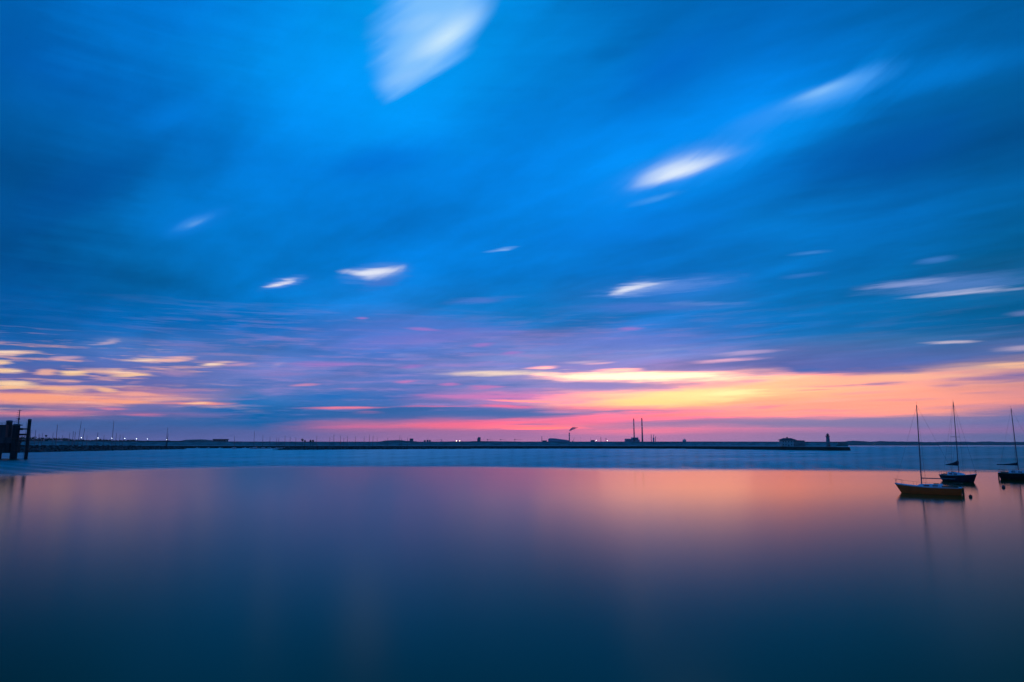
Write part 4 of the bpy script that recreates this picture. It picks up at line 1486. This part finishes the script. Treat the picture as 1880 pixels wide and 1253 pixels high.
# thin lattice mast with rungs
am = MB()
xm = DX(34, 768)
zt_ = DZ(753.4)
am.tube((xm, .3, zB - 1.2), (xm, .3, zt_), .26, .16, 6)
am = am.obj('antenna_mast', 'steel', md)
for k in range(6):
    z_ = DZ(776) + (DZ(758) - DZ(776)) * k / 5
    MB().tube((xm - 1.25, .3, z_), (xm + .1, .3, z_), .07, n=5).obj('rung', 'steel', am)
MB().box(xm - .35, xm + .35, 0, .6, DZ(771), DZ(768)).obj('equipment_box', 'steel', am)
MB().tube((xm - .9, .3, zt_ - .3), (xm + 1.0, .3, zt_ - .1), .09, n=5).obj('cross_arm', 'steel', am)
MB().tube((xm, .3, zt_), (xm, .3, zt_ + .7), .05, n=5).obj('whip_aerial', 'steel', am)
ld = MB()
for s_ in (-.25, .25):
    ld.tube((xC + s_, -.05, -1), (xC + s_, -.05, zC - 1), .05, n=4)
for k in range(30):
    z_ = .2 + k * .55
    if z_ < zC - 1:
        ld.tube((xC - .25, -.05, z_), (xC + .25, -.05, z_), .035, n=4)
ld.obj('ladder', 'steel', md)
g2 = ground(26, 845.5)
fp = tag(MB().box(-14, 6.4, -.9, .9, -.3, .22).obj('low_dark_bar', 'timber'), 'low dark bar in the water at the foot of the berth piles', 'boom')  # flat dark bar at water level below the piles
fp.location = (org.x, g2.y - 1.5, 0)


# ------------------------------------------------------------------ sailing boats near the camera
def sailing_boat(loc, rz, label, LOA, beam, F, hull_m, mast_h, mast_x, boom_len, boom_z, cover, lean=0.0, cabin=(-.12, .2, .5), stripe=True, boot='boot', boom_rise=0.0):
    r_ = thing('sailing_boat', loc, label, 'sailing boat', rz=rz)
    r_.rotation_euler = (R(lean), 0, rz)
    hm, top = hull_mesh(LOA, beam, F, .55, LOA * .13, n=26, m=8)
    ho = hm.obj('hull', hull_m, r_, True)
    # rubbing strake
    for sg in (-1, 1):
        st = MB()
        pts = [(x_, sg * (hb + .015), z - .07) for x_, hb, z in top]
        for a, b2_ in zip(pts, pts[1:]):
            st.tube(a, b2_, .035, n=5)
        st.obj('rubbing_strake', 'gelcoat' if hull_m == 'orange_hull' else 'teak', ho)
    deck_mesh(top, .02, .985, .12).obj('deck', 'deck', r_)
    zd = F * 1.02
    x0, x1, hgt = cabin[0] * LOA, cabin[1] * LOA, cabin[2]
    cb_ = MB()
    w0, w1 = beam * .30, beam * .2
    vs2 = [(x0, -w0, zd - .1), (x1 + .35, -w1 * .8, zd - .05), (x1 + .35, w1 * .8, zd - .05), (x0, w0, zd - .1),
           (x0 + .05, -w0 * .82, zd + hgt), (x1 - .35, -w1 * .8, zd + hgt * .82), (x1 - .35, w1 * .8, zd + hgt * .82), (x0 + .05, w0 * .82, zd + hgt),
           (x0 + .05, 0, zd + hgt + .09), (x1 - .35, 0, zd + hgt * .82 + .07)]
    cb_.add(vs2, [(0, 1, 5, 4), (2, 3, 7, 6), (1, 2, 6, 9, 5), (3, 0, 4, 8, 7), (4, 5, 9, 8), (8, 9, 6, 7)])
    co = cb_.obj('cabin', 'deck', r_)
    for sg in (-1, 1):
        for q in (.25, .6):
            xx = x0 + (x1 - x0) * q
            ww = (w0 + (w1 - w0) * q) * .93
            MB().box(xx - .32, xx + .32, sg * ww - .04, sg * ww + .04, zd + hgt * .36, zd + hgt * .68).obj('window', 'glass', co)
    MB().box(x0 + .5, x0 + 1.0, -.3, .3, zd + hgt + .02, zd + hgt + .13).obj('hatch', 'teak', co)
    # cockpit
    cc = MB()
    ce = -.36 * LOA
    for sg in (-1, 1):
        cc.box(ce, x0, sg * beam * .27 - .05, sg * beam * .27 + .05, zd - .05, zd + .22)
    cc.box(ce - .06, ce, -beam * .27, beam * .27, zd - .05, zd + .22)
    cc.obj('cockpit_coaming', 'teak', r_)
    MB().tube((ce - .25, 0, zd + .25), (ce + 1.1, 0, zd + .5), .035, .025, 6).obj('tiller', 'teak', r_)
    MB().prism([(-.44 * LOA, -.5), (-.44 * LOA + .22, -.5), (-.42 * LOA + .12, zd - .1), (-.42 * LOA - .12, zd + .02)], -.03, .03).obj('rudder', 'teak', r_)
    # rig
    zm = zd - .05
    mo_ = MB().tube((mast_x, 0, zm), (mast_x - .12, 0, mast_h), .085, .055, 8).obj('mast', 'alloy', r_)
    zsp = zm + (mast_h - zm) * .52
    for sg in (-1, 1):
        MB().tube((mast_x - .06, 0, zsp), (mast_x - .2, sg * beam * .36, zsp + .05), .03, n=5).obj('spreader', 'alloy', mo_)
        sh_ = MB()
        sh_.tube((mast_x - .25, sg * beam * .46, zd), (mast_x - .2, sg * beam * .36, zsp + .05), .011, n=4)
        sh_.tube((mast_x - .2, sg * beam * .36, zsp + .05), (mast_x - .12, 0, mast_h - .2), .011, n=4)
        sh_.obj('shroud', 'wire', r_)
        MB().tube((mast_x - .5, sg * beam * .45, zd), (mast_x - .06, 0, zsp), .010, n=4).obj('shroud', 'wire', r_)
    MB().tube((top[-1][0] - .1, 0, top[-1][2]), (mast_x - .12, 0, mast_h - .15), .012, n=4).obj('forestay', 'wire', r_)
    MB().tube((top[0][0] + .1, 0, top[0][2]), (mast_x - .12, 0, mast_h), .011, n=4).obj('backstay', 'wire', r_)
    MB().tube((mast_x - .14, 0, mast_h), (mast_x - .14, 0, mast_h + .45), .014, n=4).obj('masthead_aerial', 'wire', mo_)
    be = (mast_x - boom_len, 0, boom_z + boom_rise)
    bo = MB().tube((mast_x - .08, 0, boom_z), be, .075, .06, 7).obj('boom', 'alloy', r_)
    if cover:
        cv = MB()
        prof = [(0.02, .42, cover), (.1, .3, cover * .85), (.35, .22, cover * .55), (.7, .16, cover * .3), (1.0, .09, .12)]
        vs3, fs3 = [], []
        for (q, wr, hh) in prof:
            xx = mast_x - boom_len * q
            zb_ = boom_z + boom_rise * q - .12
            for k in range(8):
                a = 2 * pi * k / 8
                vs3.append((xx, wr * .6 * sin(a), zb_ + hh / 2 - hh / 2 * cos(a)))
        for j in range(len(prof) - 1):
            for k in range(8):
                fs3.append((j * 8 + k, j * 8 + (k + 1) % 8, (j + 1) * 8 + (k + 1) % 8, (j + 1) * 8 + k))
        fs3 += [tuple(range(7, -1, -1)), tuple(range(len(prof) * 8 - 8, len(prof) * 8))]
        cv.add(vs3, fs3)
        cv.obj('sail_cover', 'canvas', bo, True)
    # pulpit and pushpit
    for nm, ii in (('pulpit', (len(top) - 1, len(top) - 4)), ('pushpit', (0, 3))):
        rl_ = MB()
        a, b2_ = top[ii[0]], top[ii[1]]
        tip_ = (a[0] + (.1 if nm == 'pulpit' else -.05), 0, a[2] + .6)
        for sg in (-1, 1):
            fo = (b2_[0], sg * b2_[1] * .95, b2_[2])
            hi = (b2_[0], sg * b2_[1] * .95, b2_[2] + .58)
            ft = (a[0] - (.15 if nm == 'pulpit' else -.05), sg * max(.06, a[1] * .9), a[2])
            fh = (ft[0], ft[1], a[2] + .6)
            for u_, w_ in ((fo, hi), (ft, fh), (hi, fh), (fh, tip_)):
                rl_.tube(u_, w_, .018, n=5)
        rl_.obj(nm, 'wire', r_)
    for sg in (-1, 1):
        ll_ = MB()
        pts = [(x_, sg * hb * .95, z) for x_, hb, z in top[3:-3:5]]
        for a in pts:
            ll_.tube(a, (a[0], a[1], a[2] + .56), .013, n=4)
        for a, b2_ in zip(pts, pts[1:]):
            ll_.tube((a[0], a[1], a[2] + .55), (b2_[0], b2_[1], b2_[2] + .55), .008, n=4)
        ll_.obj('guard_rail', 'wire', r_)
    return r_


# orange boat, bow to the left and away
b0 = ground(1663, 905.4)
b1 = ground(1757, 909.2)
d = (b0 - b1)
ang = atan2(d.y, d.x)
ctr = b1 + d.normalized() * (d.length * .44)
sailing_boat((ctr.x, ctr.y, 0), ang, 'orange hulled sailing boat with pale deck, nearest of the three moored', 7.9, 2.6, .86, 'orange_hull',
             at(1690, 743, ctr.y).z, 1.35, 3.9, 2.05, 0, lean=3, cabin=(-.14, .24, .40))
# dark boat behind it, bow to the right
b0 = ground(1787, 886.2)
b1 = ground(1732, 882.6)
d = (b0 - b1)
ang = atan2(d.y, d.x)
ctr = b1 + d.normalized() * (d.length * .47)
sailing_boat((ctr.x, ctr.y, 0), ang, 'dark hulled sailing boat with black sail cover, behind the orange boat', 7.6, 2.6, 1.0, 'navy_hull',
             at(1751, 738, ctr.y).z, .55, 2.9, 2.9, 1.0, lean=-1.5, cabin=(-.18, .2, .55), boom_rise=.05)
# third boat, cut by the right edge
b0 = ground(1907, 882.0)
b1 = ground(1846, 880.4)
d = (b0 - b1)
ang = atan2(d.y, d.x)
ctr = b1 + d.normalized() * (d.length * .42)
sailing_boat((ctr.x, ctr.y, 0), ang, 'black sailing boat with covered boom, cut off by the right edge', 7.4, 2.5, 1.15, 'black_hull',
             at(1866, 750, ctr.y).z, .05, 3.3, 2.75, .6, lean=-.6, cabin=(-.2, .2, .5), boom_rise=.05)


# mooring buoys
def buoy(x, y, rad, m, label, sink=.25):
    p_ = ground(x, y)
    r_ = thing('mooring_buoy', (p_.x, p_.y, 0), label, 'buoy')
    MB().ball((0, 0, rad * (1 - sink * 2)), rad, 14, 10, 1.12).obj('float', m, r_, True)
    MB().lathe([(rad * 1.01, rad * .42), (rad * 1.03, rad * .46), (rad * 1.03, rad * .62), (rad * 1.0, rad * .66)], n=14).obj('rope_band', 'rope', r_)
    e_ = MB()
    for k in range(8):
        a, b2_ = pi * k / 8, pi * (k + 1) / 8
        e_.tube((rad * .25 * cos(a), 0, rad * 1.5 + rad * .3 * sin(a)), (rad * .25 * cos(b2_), 0, rad * 1.5 + rad * .3 * sin(b2_)), rad * .07, n=5)
    e_.obj('mooring_eye', 'steel', r_)


buoy(1842.5, 896, .24, 'buoy_dark', 'small round dark mooring buoy afloat below the right edge boat')
buoy(1782, 913.5, .20, 'canvas', 'small dim dark buoy afloat just right of the orange boat')
buoy(46, 835.2, .42, 'buoy_pale', 'small pale buoy on the water right of the berth piles', .3)
buoy(147, 832.3, .35, 'buoy_pale', 'tiny pale buoy on the water below the first shore lamp', .3)

# ------------------------------------------------------------------ evening haze over the bay
hz_ = MB().box(-13000, 13000, -600, 10800, -4, 235)
hm_ = bpy.data.materials.new('haze')
hm_.use_nodes = True
th_ = hm_.node_tree
th_.nodes.remove(th_.nodes['Principled BSDF'])
pv = th_.nodes.new('ShaderNodeVolumePrincipled')
pv.inputs['Color'].default_value = (.86, .9, .95, 1)
pv.inputs['Density'].default_value = 2.4e-5
th_.links.new(pv.outputs[0], th_.nodes['Material Output'].inputs['Volume'])
tag(hz_.obj('haze', hm_), kind='stuff')
